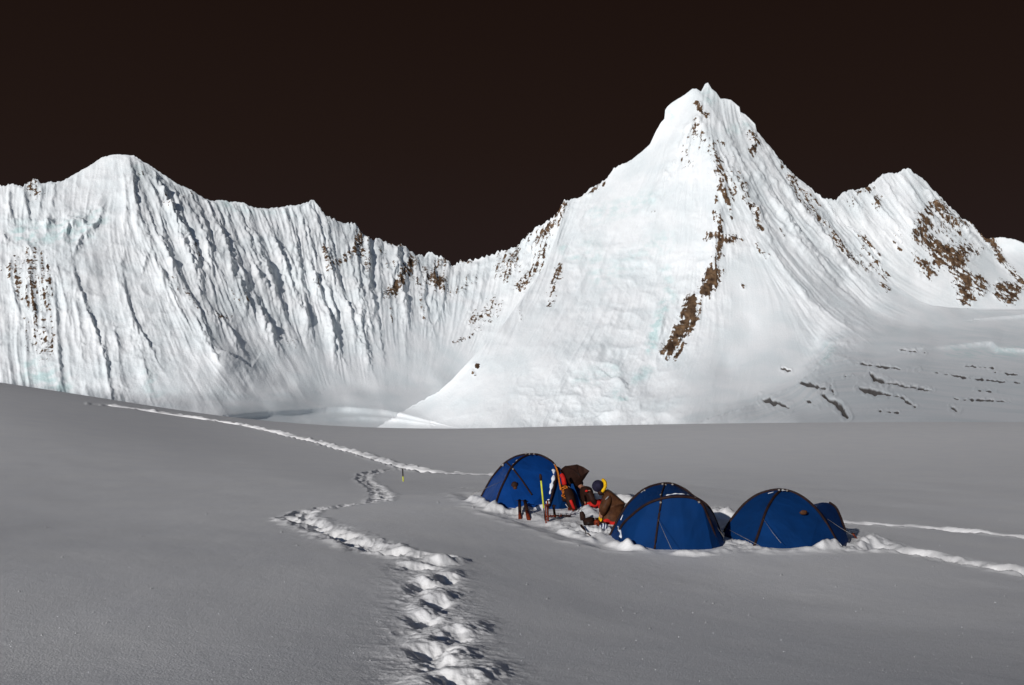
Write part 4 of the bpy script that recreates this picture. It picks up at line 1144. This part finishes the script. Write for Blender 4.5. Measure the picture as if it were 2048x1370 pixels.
# left tent
tl, otl = make_tent('blue dome tent at left with open entrance and climbing gear hung on its corner', (1050, 1010, 24),
    [(963, 994, 24.3), (975, 1002, 23.5), (990, 1012, 22.9), (1030, 1013, 22.6), (1068, 1005, 22.7), (1098, 1013, 22.9)],
    [[(962, 994, 24.4), (970, 979, 24.4), (982, 958, 24.4), (997, 939, 24.3), (1012, 924, 24.2), (1035, 912, 24.2), (1063, 908, 24.2), (1085, 912, 24.2), (1108, 927, 24.0), (1113, 945, 23.6), (1109, 968, 23.3), (1104, 990, 23.1), (1098, 1012, 22.9)],
     [(1060, 909, 24.15), (1040, 918, 23.85), (1022, 936, 23.5), (1012, 956, 23.25), (1000, 982, 23.05), (990, 1011, 22.85)]],
    [[(1024, 935, 23.45), (1045, 962, 23.1), (1064, 990, 22.75)], [(1012, 924, 24.15), (1024, 935, 23.5)]],
    [([(1107, 938, 23.6), (1107, 955, 23.4), (1103, 970, 23.2), (1099, 988, 23.0)], .05), ([(1026, 930, 23.55), (1035, 921, 23.8), (1046, 915, 23.95)], .035),
     ([(1003, 931, 24.1), (1007, 928, 24.1)], .03), ([(1098, 1003, 22.8), (1096, 1000, 22.8), (1094, 1008, 22.8)], .06)],
    [(1052, 907, 24.05), (1059, 908, 24.0), (1068, 908, 24.05), (1109, 929, 23.85), (1026, 938, 23.35), (1006, 931, 24.05)],
    [[(1005, 962, 23.1), (975, 975, 22.9), (940, 990, 22.8)]],
    [(1010, 945, 25.6), (1080, 945, 25.6), (980, 995, 25.8), (1090, 995, 25.8)], M_BLUE_LIT)
bm = bmesh.new()
c = P(*make_tent.snap([(1029, 971, 23)], .0)[0]) - otl
for k in range(14): pass
bmesh.ops.create_uvsphere(bm, u_segments=16, v_segments=8, radius=0.085)
for v in bm.verts: v.co = Vector((v.co.x * 0.95, v.co.y * 0.5, v.co.z * 1.15)) + c
finish('vent_sleeve', bm, M_DARK, tl)
bm = bmesh.new()
add_tube(bm, [c + Vector((0.01, -0.045, -0.05)), c + Vector((0.03, -0.09, -0.06))], [.055, .03], 10)
finish('vent_tie', bm, M_BROWN, tl)
hull('vestibule', PP([(1110, 930, 24.0), (1113, 950, 23.6), (1098, 1012, 22.95), (1118, 1018, 22.9), (1136, 1019, 23.1), (1142, 1000, 23.3), (1137, 970, 23.5), (1128, 945, 23.8), (1120, 935, 24.0), (1130, 950, 24.6), (1140, 1012, 24.6)]) + [p + DN for p in PP([(1098, 1012, 22.95), (1136, 1019, 23.1), (1140, 1012, 24.6)])], M_BLUE, tl, otl, .0, 2)
hull('door_panel', PP([(1139, 968, 23.25), (1146, 968, 23.2), (1153, 985, 23.05), (1163, 1012, 22.9), (1158, 1017, 22.85), (1149, 1016, 22.9), (1143, 990, 23.15), (1150, 990, 23.4), (1160, 1012, 23.2)]), M_BLUE, tl, otl, .0, 1)
hull('inner_wall', PP([(1139, 955, 23.9), (1150, 960, 24.0), (1161, 962, 24.1), (1166, 985, 24.2), (1171, 1008, 24.0), (1160, 1016, 23.4), (1145, 1010, 23.5), (1150, 1000, 25.2), (1165, 1000, 25.0)]), M_BLUE2, tl, otl, .0, 1)
hull('awning', PP([(1119, 942, 23.8), (1124, 936, 23.7), (1131, 932, 23.6), (1143, 930, 23.4), (1154, 929, 23.2), (1167, 934, 23.0), (1179, 942, 22.9), (1170, 947, 22.95), (1161, 953, 23.1), (1162, 965, 23.5), (1156, 975, 23.6), (1150, 981, 23.6), (1140, 975, 23.6), (1126, 958, 23.7), (1145, 934, 24.4), (1162, 943, 24.2), (1155, 960, 24.3)]), M_DARK, tl, otl, .0, 1)
tube('awning_rib', [p - otl for p in PP([(1154, 929, 23.18), (1156, 945, 23.15), (1161, 953, 23.05)])], .008, M_BLACK, tl)
tube('awning_rib', [p - otl for p in PP([(1131, 932, 23.55), (1148, 940, 23.25), (1161, 953, 23.05)])], .008, M_BLACK, tl)

# middle tent
tm, otm = make_tent('blue dome tent in the middle, nearest the camera, beside the kneeling person', (1330, 1100, 18.8),
    [(1241, 1064, 18.7), (1245, 1080, 18.4), (1262, 1089, 18.15), (1310, 1100, 17.9), (1370, 1103, 17.9), (1425, 1096, 18.1), (1445, 1089, 18.4)],
    [[(1237, 1064, 18.8), (1246, 1048, 18.65), (1262, 1032, 18.5), (1290, 1010, 18.3), (1323, 997, 18.2), (1355, 993, 18.15), (1386, 996, 18.2), (1404, 1008, 18.2), (1416, 1034, 18.25), (1427, 1062, 18.3), (1438, 1092, 18.4)],
     [(1219, 1073, 19.2), (1230, 1050, 19.25), (1246, 1022, 19.3), (1264, 999, 19.35), (1290, 978, 19.4), (1320, 968, 19.45), (1345, 968, 19.45), (1370, 979, 19.45), (1388, 993, 19.3), (1406, 1004, 19.1), (1420, 1018, 19.0), (1432, 1042, 19.0), (1447, 1086, 18.9)]],
    [[(1323, 996, 18.15), (1316, 1045, 18.0), (1309, 1098, 17.85)], [(1330, 968, 19.4), (1324, 985, 18.7), (1322, 996, 18.2)]],
    [([(1332, 991, 18.3), (1348, 988, 18.4), (1362, 988, 18.4), (1378, 990, 18.5)], .028), ([(1242, 1040, 18.75), (1246, 1030, 18.85)], .04), ([(1236, 1052, 18.8), (1241, 1062, 18.55), (1243, 1076, 18.35)], .04), ([(1282, 985, 19.25), (1289, 980, 19.3)], .02)],
    [(1325, 968, 19.35), (1331, 970, 19.3), (1345, 969, 19.35), (1289, 981, 19.25), (1390, 996, 18.15), (1398, 1004, 18.1), (1321, 1005, 18.05), (1322, 990, 18.4)],
    [[(1316, 1038, 18.0), (1330, 1070, 17.6), (1343, 1098, 17.3)], [(1432, 1052, 18.6), (1448, 1074, 18.2)]],
    [(1290, 995, 20.3), (1375, 995, 20.3), (1250, 1060, 20.4), (1425, 1060, 20.4)])
hull('door_flap', PP([(1219, 1073, 19.1), (1228, 1062, 19.0), (1240, 1052, 18.8), (1240, 1066, 18.65), (1238, 1080, 18.55), (1222, 1080, 19.0), (1235, 1070, 19.3)]), M_BLUE2, tm, otm, 0, 1)
hull('vestibule', PP([(1408, 1006, 18.5), (1420, 1018, 18.7), (1429, 1034, 18.8), (1433, 1052, 18.7), (1450, 1089, 18.5), (1440, 1093, 18.25), (1420, 1035, 18.35), (1440, 1060, 19.8), (1425, 1030, 19.6)]), M_BLUE2, tm, otm, 0, 1)

# right tent
tr, otr = make_tent('blue dome tent at right with a rounded dark vestibule on its far side', (1580, 1095, 19.2),
    [(1448, 1066, 19.6), (1475, 1082, 19.0), (1508, 1095, 18.4), (1560, 1098, 18.1), (1620, 1094, 18.1), (1677, 1089, 18.5)],
    [[(1447, 1064, 19.7), (1456, 1049, 19.7), (1471, 1028, 19.7), (1492, 1005, 19.7), (1520, 987, 19.65), (1556, 979, 19.6), (1588, 985, 19.5), (1615, 1001, 19.3), (1638, 1024, 19.0), (1657, 1053, 18.8), (1676, 1088, 18.55)],
     [(1562, 980, 19.5), (1548, 994, 19.2), (1533, 1020, 18.85), (1521, 1055, 18.6), (1508, 1093, 18.35)]],
    [],
    [([(1536, 987, 19.45), (1547, 984, 19.45)], .03), ([(1563, 980, 19.4), (1571, 981, 19.4)], .02), ([(1674, 1080, 18.4), (1684, 1092, 18.3)], .018)],
    [(1558, 980, 19.42), (1566, 980, 19.42), (1574, 981, 19.42)],
    [[(1527, 1038, 18.55), (1545, 1065, 18.1), (1562, 1086, 17.8)], [(1450, 1055, 19.6), (1478, 1070, 19.0), (1520, 1092, 18.0)], [(1655, 1038, 18.9), (1680, 1055, 18.6), (1705, 1070, 18.3)]],
    [(1510, 1010, 20.9), (1600, 1010, 20.9), (1465, 1060, 21.0), (1635, 1065, 21.0)])
hull('vestibule', smooth_line(PP([(1622, 1010, 19.6), (1633, 1008, 19.7), (1645, 1005, 19.8), (1658, 1006, 19.9), (1670, 1014, 19.9), (1680, 1034, 19.7), (1690, 1062, 19.4), (1697, 1080, 19.2), (1695, 1094, 19.0)]), 4) + PP([(1684, 1093, 18.6), (1676, 1086, 18.6), (1650, 1045, 18.9), (1630, 1018, 19.2), (1660, 1050, 20.6), (1690, 1085, 20.3)]), M_BLUE2, tr, otr, .0, 2)
tube('pole_sleeve', [p - otr for p in smooth_line(PP([(1659, 1005, 19.85), (1672, 1015, 19.85), (1682, 1036, 19.6), (1691, 1062, 19.3)]), 5)], .022, M_SLEEVE, tr)
blob('vent_mark', P(1607, 1025, 18.78), (.07, .02, .045), M_BROWN, tr, 3, .5, 2, otr)

def ground_pt(px, py, up=0.0):
    x, y = hit(px, py); return Vector((x, y, zg(x, y) + up))

# ---- people
def person_kneeling():
    D = 20.7
    o = P(1222, 1046, D)
    r = empty('person', o, 'person kneeling in brown down jacket, dark cap and yellow hood, bent over the pots', 'person')
    def q(px, py, dd=0.0): return P(px, py, D + dd)
    body = [(q(1230, 1030), .08), (q(1228, 1010), .08), (q(1220, 994), .08), (q(1211, 984, 0), .05), (q(1202, 979), .06), (q(1197, 975), .09), (q(1195, 985), .04),
            (q(1218, 994, -.19), .07), (q(1209, 1016, -.26), .05), (q(1203, 1031, -.16), .034), (q(1202, 1037, -.15), .036),
            (q(1217, 992, .19), .07), (q(1206, 1013, .24), .05), (q(1201, 1028, .14), .034), (q(1200, 1034, .13), .036),
            (q(1228, 1036, -.12), .06), (q(1207, 1043, -.16), .045), (q(1228, 1047, -.17), .05), (q(1241, 1047, -.17), .04),
            (q(1228, 1034, .12), .09), (q(1207, 1040, .16), .065), (q(1228, 1044, .17), .05), (q(1240, 1044, .17), .04)]
    ed = [(0, 1), (1, 2), (2, 3), (3, 4), (4, 5), (5, 6), (2, 7), (7, 8), (8, 9), (9, 10), (2, 11), (11, 12), (12, 13), (13, 14), (0, 15), (15, 16), (16, 17), (17, 18), (0, 19), (19, 20), (20, 21), (21, 22)]
    b = skin_mesh('body', body, ed, M_SKIN, r, o)
    jk = [(q(1228, 1028), .23), (q(1227, 1010), .225), (q(1220, 994), .19), (q(1210, 985), .12),
          (q(1218, 995, -.20), .105), (q(1209, 1016, -.27), .085), (q(1204, 1030, -.17), .055),
          (q(1217, 993, .20), .105), (q(1206, 1013, .25), .085), (q(1202, 1027, .15), .055), (q(1225, 1040), .20)]
    skin_mesh('jacket', jk, [(0, 1), (1, 2), (2, 3), (2, 4), (4, 5), (5, 6), (2, 7), (7, 8), (8, 9), (0, 10)], M_BROWN, r, o)
    # quilt rings and lower hem skirt
    tr_ = [(q(1230, 1036, 0), .14), (q(1228, 1039, -.12), .10), (q(1207, 1044, -.17), .075), (q(1229, 1047, -.18), .06), (q(1238, 1047, -.18), .05),
           (q(1228, 1037, .12), .10), (q(1207, 1041, .17), .075), (q(1229, 1045, .18), .06), (q(1238, 1044, .18), .05)]
    skin_mesh('trousers', tr_, [(0, 1), (1, 2), (2, 3), (3, 4), (0, 5), (5, 6), (6, 7), (7, 8)], M_RED, r, o)
    # cap, face covering, hood
    bm = bmesh.new(); bmesh.ops.create_uvsphere(bm, u_segments=20, v_segments=14, radius=.128)
    c = q(1196, 972) - o
    for v in bm.verts: v.co = Vector((v.co.x * 1.0, v.co.y * .92, v.co.z * .98)) + c
    finish('cap', bm, M_NAVY, r)
    blob('neck_gaiter', q(1202, 984), (.075, .085, .075), M_DARK, r, 4, .15, 2, o)
    bm = bmesh.new()
    hp = smooth_line(PP([(1204, 984, D - .13), (1210, 975, D - .14), (1210, 965, D - .09), (1206, 960, D), (1210, 965, D + .09), (1210, 975, D + .14), (1204, 984, D + .13)]), 4)
    add_tube(bm, [p - o for p in hp], [.02] + [.037] * (len(hp) - 2) + [.02], 8)
    finish('hood_rim', bm, M_YEL, r)
    # mittens with a thumb, closed round what they hold
    for s, (hx, hy, dd) in ((1, (1202, 1039, -.15)), (-1, (1200, 1036, .13))):
        base = q(hx, hy, dd)
        nd = [(q(hx + 1, hy - 4, dd), .034), (base, .04)]; e = [(0, 1)]
        for k in range(4):
            a = base + Vector((-.02 - .004 * k, -.03 + .02 * k, -.03)); bb = a + Vector((-.012, 0, -.035 + .004 * abs(k - 1)))
            nd += [(a, .013), (bb, .011)]; e += [(1, len(nd) - 2), (len(nd) - 2, len(nd) - 1)]
        th = base + Vector((.0, .045 * -s, -.02)); nd += [(th, .014), (th + Vector((-.03, 0, -.02)), .012)]; e += [(1, len(nd) - 2), (len(nd) - 2, len(nd) - 1)]
        skin_mesh('glove', nd, e, M_YEL, r, o, 1)
    tube('sleeve_stripe', [p - o for p in PP([(1211, 999, D - .31), (1217, 993, D - .31)])], .010, M_STEEL, r)
    for dd in (-.18, .18):
        blob('boot', q(1243, 1046, dd), (.09, .06, .055), M_NAVY, r, 5, .12, 2, o)
    return r
person_kneeling()

def person_sitting():
    D = 23.2
    o = P(1182, 1018, D)
    r = empty('person', o, 'person sitting in the entrance of the left tent in a dark jacket and red trousers', 'person')
    def q(px, py, dd=0.0): return P(px, py, D + dd)
    body = [(q(1172, 1012), .12), (q(1174, 997), .12), (q(1171, 982), .12), (q(1163, 974, .2), .05), (q(1157, 967, .35), .095),
            (q(1178, 983, -.2), .06), (q(1184, 1000, -.25), .045), (q(1193, 1010, -.14), .035),
            (q(1176, 983, .2), .06), (q(1184, 998, .22), .045), (q(1193, 1007, .1), .035),
            (q(1177, 1013, -.12), .08), (q(1198, 1004, -.15), .06), (q(1202, 1020, -.12), .05), (q(1208, 1023, -.12), .04),
            (q(1177, 1011, .12), .08), (q(1202, 1001, .12), .06), (q(1207, 1016, .12), .05), (q(1212, 1019, .12), .04)]
    ed = [(0, 1), (1, 2), (2, 3), (3, 4), (2, 5), (5, 6), (6, 7), (2, 8), (8, 9), (9, 10), (0, 11), (11, 12), (12, 13), (13, 14), (0, 15), (15, 16), (16, 17), (17, 18)]
    skin_mesh('body', body, ed, M_SKIN, r, o)
    jk = [(q(1173, 1010), .16), (q(1175, 996), .165), (q(1172, 984), .16), (q(1166, 976, .1), .09),
          (q(1179, 984, -.2), .09), (q(1185, 1000, -.26), .075), (q(1193, 1010, -.15), .05),
          (q(1177, 984, .2), .09), (q(1185, 998, .22), .075), (q(1193, 1007, .11), .05)]
    skin_mesh('jacket', jk, [(0, 1), (1, 2), (2, 3), (2, 4), (4, 5), (5, 6), (2, 7), (7, 8), (8, 9)], M_DARK, r, o)
    tr_ = [(q(1174, 1013), .13), (q(1178, 1012, -.13), .10), (q(1199, 1005, -.16), .085), (q(1203, 1017, -.13), .065),
           (q(1178, 1011, .12), .10), (q(1202, 1002, .13), .085), (q(1207, 1014, .13), .065)]
    skin_mesh('trousers', tr_, [(0, 1), (1, 2), (2, 3), (0, 4), (4, 5), (5, 6)], M_RED, r, o)
    bm = bmesh.new(); bmesh.ops.create_uvsphere(bm, u_segments=18, v_segments=12, radius=.115)
    c = q(1157, 966, .35) - o
    for v in bm.verts: v.co += c
    finish('cap', bm, M_NAVY, r)
    blob('shoulder_badge', q(1173, 982, -.33), (.035, .012, .025), M_RED, r, 6, .2, 2, o)
    for x, y, dd in ((1204, 1022, -.13), (1209, 1019, .13)):
        blob('boot', q(x, y, dd), (.11, .05, .055), M_ORANGE if dd < 0 else M_DARK, r, 7, .12, 2, o)
    return r
person_sitting()

# ---- gear
def ice_axe(label, top, bottom, headlen, shaft_mat=M_BLACK, low_mat=None, group='ice axes and poles stuck in the snow of the camp', r=.014, split=.62, head_dir=None, headmat=M_BLACK):
    """top, bottom: world points; head across the top"""
    t = Vector(top); b = Vector(bottom); ax = (t - b).normalized()
    root = empty('ice_axe', b, label, 'ice axe', group)
    mid = t.lerp(b, split)
    tube('shaft', [t - b, mid - b], r, shaft_mat, root, 8)
    tube('lower_shaft', [mid - b, -ax * 0.12], r * 1.05, low_mat or shaft_mat, root, 8)
    h = Vector(head_dir or (1, -.15, 0)).normalized()
    bm = bmesh.new()
    add_tube(bm, [t - b - h * headlen * .5 - ax * .03, t - b - h * headlen * .25 + ax * .005, t - b + ax * .01, t - b + h * headlen * .4 + ax * 0.0, t - b + h * headlen * .52 - ax * .01],
             [.004, .013, .02, .016, .03], 8, .45)
    finish('head', bm, headmat, root)
    tube('spike', [-ax * .11, -ax * .18], [.010, .002], M_STEEL, root, 6)
    return root
gb = ground_pt(806.5, 963)
ice_axe('lone ice axe with yellow lower shaft standing in snow beside the old trail', P(805.3, 937.5, gb.y), gb, .24, M_BLACK, M_LIME, r=.024, split=.60, head_dir=(1, 0, 0))
# ski pole, yellow, in front of the left tent
b0 = ground_pt(1090, 1040)
root = empty('ski_pole', b0, 'ski pole with bright yellow shaft leaning before the left tent', 'ski pole', 'ice axes and poles stuck in the snow of the camp')
tube('shaft', [P(1082, 960, b0.y) - b0, P(1087.5, 1016, b0.y) - b0], .019, M_LIME, root)
tube('lower_shaft', [P(1087.5, 1016, b0.y) - b0, Vector((0.01, 0, -.1))], .012, M_BLACK, root)
tube('grip', [P(1080.5, 948, b0.y) - b0, P(1081.3, 953, b0.y) - b0, P(1082, 961, b0.y) - b0], [.02, .032, .026], M_DARK, root)
ice_axe('rust red ice axe standing upright just right of the yellow ski pole', P(1095, 1002, b0.y - .1), ground_pt(1096, 1041), .14, M_RUST, M_RUST, r=.022, headmat=M_DARK)
ice_axe('thin rust red ice axe between the yellow pole and its thicker neighbour', P(1091, 1010, b0.y - .2), ground_pt(1092, 1043), .07, M_RUST, M_RUST, r=.015, headmat=M_RUST)
ice_axe('dark ice axe stuck upright over the red crampon', P(1107, 1011, b0.y + .1), ground_pt(1110, 1036), .08, M_DARK, M_DARK, r=.028, headmat=M_DARK)
ice_axe('dark ice axe with wide head, leftmost before the left tent', P(1039, 1001, 22.3), ground_pt(1040, 1031), .20, M_DARK, M_RUST, r=.036, headmat=M_DARK)
ice_axe('tilted dark ice axe second from left before the left tent', P(1050, 1002, 22.2), ground_pt(1057, 1033), .11, M_DARK, M_RUST, r=.042, headmat=M_DARK)
bb_ = ground_pt(1048, 1026)
tube_o = tube('sling', [v for v in smooth_line([P(1041, 1018, 22.2) , P(1045, 1027, 22.1), P(1050, 1024, 22.1), P(1053, 1016, 22.1)], 4)], .014, M_RUST)
tag(tube_o, 'rust red sling strung between the two leftmost dark ice axes', 'sling')
def crampon(label, px, py, mat, s=1.0, rot=0.2):
    c = ground_pt(px, py, .03)
    root = empty('crampon', c, label, 'crampon', 'crampons lying in the trampled snow')
    root.rotation_euler = (0, 0, rot)
    bm = bmesh.new()
    for sy in (-.04, .04):
        add_tube(bm, [Vector((-.15 * s, sy * .6, 0)), Vector((-.05 * s, sy, .01)), Vector((.08 * s, sy, .01)), Vector((.15 * s, sy * .5, 0))], .011, 6)
    for x in (-.14, -.06, .03, .12): add_tube(bm, [Vector((x * s, -.045, .01)), Vector((x * s, .045, .01))], .010, 6)
    finish('frame', bm, mat, root)
    for x in (-.15, -.06, .05, .15):
        for sy in (-1, 1):
            bm = bmesh.new(); add_tube(bm, [Vector((x * s, .04 * sy, .0)), Vector((x * s + .01, .055 * sy, .055))], [.012, .003], 6)
            finish('point', bm, mat, root)
    return root
crampon('red crampon lying at the foot of the dark upright axe', 1106, 1036, M_RUST, 1.1, .15)
crampon('small dark crampon lying right of the red one', 1128, 1035, M_DARK, .9, -.1)
# rope and slings hung on the tent corner
o = P(1126, 960, 23.0)
root = empty('rope_coil', o, 'orange and red climbing rope coil hanging on the right corner of the left tent', 'rope')
tube('sling', [p - o for p in smooth_line(PP([(1110, 930, 23.6), (1116, 945, 23.3), (1119, 965, 23.1), (1122, 980, 23.0)]), 4)], .022, M_ORANGE, root)
tube('red_bundle', [p - o for p in smooth_line(PP([(1122, 948, 23.05), (1126, 955, 23.0), (1128, 963, 23.0), (1129, 970, 23.0)]), 4)], [.02] + [.055] * 11 + [.03], M_RED, root)
rp = []
for k in range(64):
    a = k * 0.83
    rp.append(P(1129.5 + 4.6 * math.cos(a) + 2.0 * math.sin(k * .37), 973 + k * .36 + 3.0 * math.sin(a), 22.95 - .05 * math.sin(a * 1.3)) - o)
tube('coil', smooth_line(rp, 2), .012, M_ORANGE, root, 6)
tube('dark_bundle', [p - o for p in smooth_line(PP([(1127, 965, 23.15), (1131, 985, 23.1), (1129, 1002, 23.0)]), 4)], [.04] + [.075] * 7 + [.05], M_DARK, root)
# backpack
o = ground_pt(1143, 1026)
root = empty('backpack', o, 'dark backpack with a red side leaning at the entrance of the left tent', 'backpack')
D = 22.75
bm = bmesh.new(); add_tube(bm, [p - o for p in smooth_line(PP([(1134, 975, D + .3), (1139, 990, D + .1), (1143, 1008, D), (1146, 1022, D)]), 3)], [.04, .09, .11, .12, .125, .13, .13, .125, .12, .09], 12, .8)
finish('bag', bm, M_DARK, root)
bm = bmesh.new(); add_tube(bm, [p - o for p in smooth_line(PP([(1141, 1000, D - .12), (1145, 1010, D - .13), (1148, 1018, D - .1)]), 3)], .035, 8)
finish('side_pocket', bm, M_RED, root)
for x in (1138, 1141, 1145, 1147):
    tube('strap', [p - o for p in PP([(x - 1, 1014, D - .12), (x - .5, 1026, D - .2)])], .009, M_RUST, root, 6)
tube('buckle', [p - o for p in PP([(1131, 1008, D - .12), (1136, 1015, D - .15)])], .008, M_STEEL, root, 6)
# pot, bottle, stove, sack, shovel
o = ground_pt(1180, 1052)
root = empty('cooking_pot', o, 'large round black cooking pot in the snow before the kneeling person', 'pot')
bm = bmesh.new(); prof = [(0, .0), (.085, .005), (.118, .05), (.123, .11), (.118, .15)]
seg = 20; rings = []
for r_, z_ in prof[1:]: rings.append([bm.verts.new((r_ * math.cos(2 * math.pi * k / seg), r_ * math.sin(2 * math.pi * k / seg), z_)) for k in range(seg)])
for A, B in zip(rings[:-1], rings[1:]):
    for k in range(seg): bm.faces.new((A[k], A[(k + 1) % seg], B[(k + 1) % seg], B[k]))
bm.faces.new(rings[0][::-1]); bm.faces.new(rings[-1])
finish('pot_body', bm, M_BLACK, root)
bm = bmesh.new(); bmesh.ops.create_cone(bm, cap_ends=True, segments=20, radius1=.125, radius2=.06, depth=.03)
bmesh.ops.translate(bm, verts=bm.verts, vec=(0, 0, .166)); finish('lid', bm, M_DARK, root)
tube('handle', [Vector((.11, -.02, .13)), Vector((.17, -.03, .14)), Vector((.2, -.03, .12))], .008, M_STEEL, root)
root.rotation_euler = (math.radians(14), math.radians(-12), 0)
o = ground_pt(1166, 1041)
root = empty('water_bottle', o, 'dark water bottle with a shiny cap standing behind the black pot', 'bottle')
bm = bmesh.new(); add_tube(bm, [Vector((0, 0, 0)), Vector((-.01, 0, .10)), Vector((-.03, 0, .15)), Vector((-.045, 0, .18))], [.06, .06, .05, .03], 12); finish('bottle_body', bm, M_DARK, root)
tube('cap', [Vector((-.045, 0, .18)), Vector((-.055, 0, .21))], .028, M_STEEL, root)
o = ground_pt(1194, 1057)
root = empty('camp_stove', o, 'small rust red camp stove between the black pot and the striped sack', 'stove')
bm = bmesh.new(); add_tube(bm, [Vector((0, 0, 0)), Vector((0, 0, .09)), Vector((0, 0, .13))], [.06, .065, .04], 12); finish('fuel_can', bm, M_RUST, root)
tube('burner', [Vector((0, 0, .13)), Vector((0, 0, .16))], [.03, .045], M_BLACK, root)
for k in range(3):
    a = k * 2.1 + .4; tube('leg', [Vector((.04 * math.cos(a), .04 * math.sin(a), .12)), Vector((.1 * math.cos(a), .1 * math.sin(a), -.01))], .007, M_BLACK, root, 6)
o = ground_pt(1208, 1058)
root = empty('stuff_sack', o, 'navy and white striped stuff sack beside the knees of the kneeling person', 'bag')
blob('sack', (0, 0, .06), (.095, .08, .075), M_STRIPE, root, 9, .2, 3)
tube('drawcord', [Vector((.08, -.02, .1)), Vector((.11, -.03, .11)), Vector((.13, -.03, .08))], .008, M_STEEL, root, 6)
o = ground_pt(1172, 1066)
root = empty('snow_shovel', o, 'dark snow shovel lying half buried in front of the black pot', 'shovel')
hull('blade', PP([(1159, 1049, o.y + .1), (1164, 1049, o.y + .1), (1171, 1059, o.y), (1169, 1062, o.y - .02), (1162, 1055, o.y), (1163, 1051, o.y + .14)]), M_DARK, root, o)
tube('handle', [p - o for p in PP([(1171, 1060, o.y), (1172, 1068, o.y - .1)])], .010, M_BLACK, root, 6)
tube('grip', [p - o for p in PP([(1175, 1066, o.y - .1), (1180, 1071, o.y - .2)])], .010, M_BROWN, root, 6)
b1 = ground_pt(1717, 1083)
ice_axe('rust red ice axe leaning in the churned snow right of the right tent', P(1705, 1067, b1.y), b1, .08, M_RUST, M_RUST, r=.014, headmat=M_DARK)
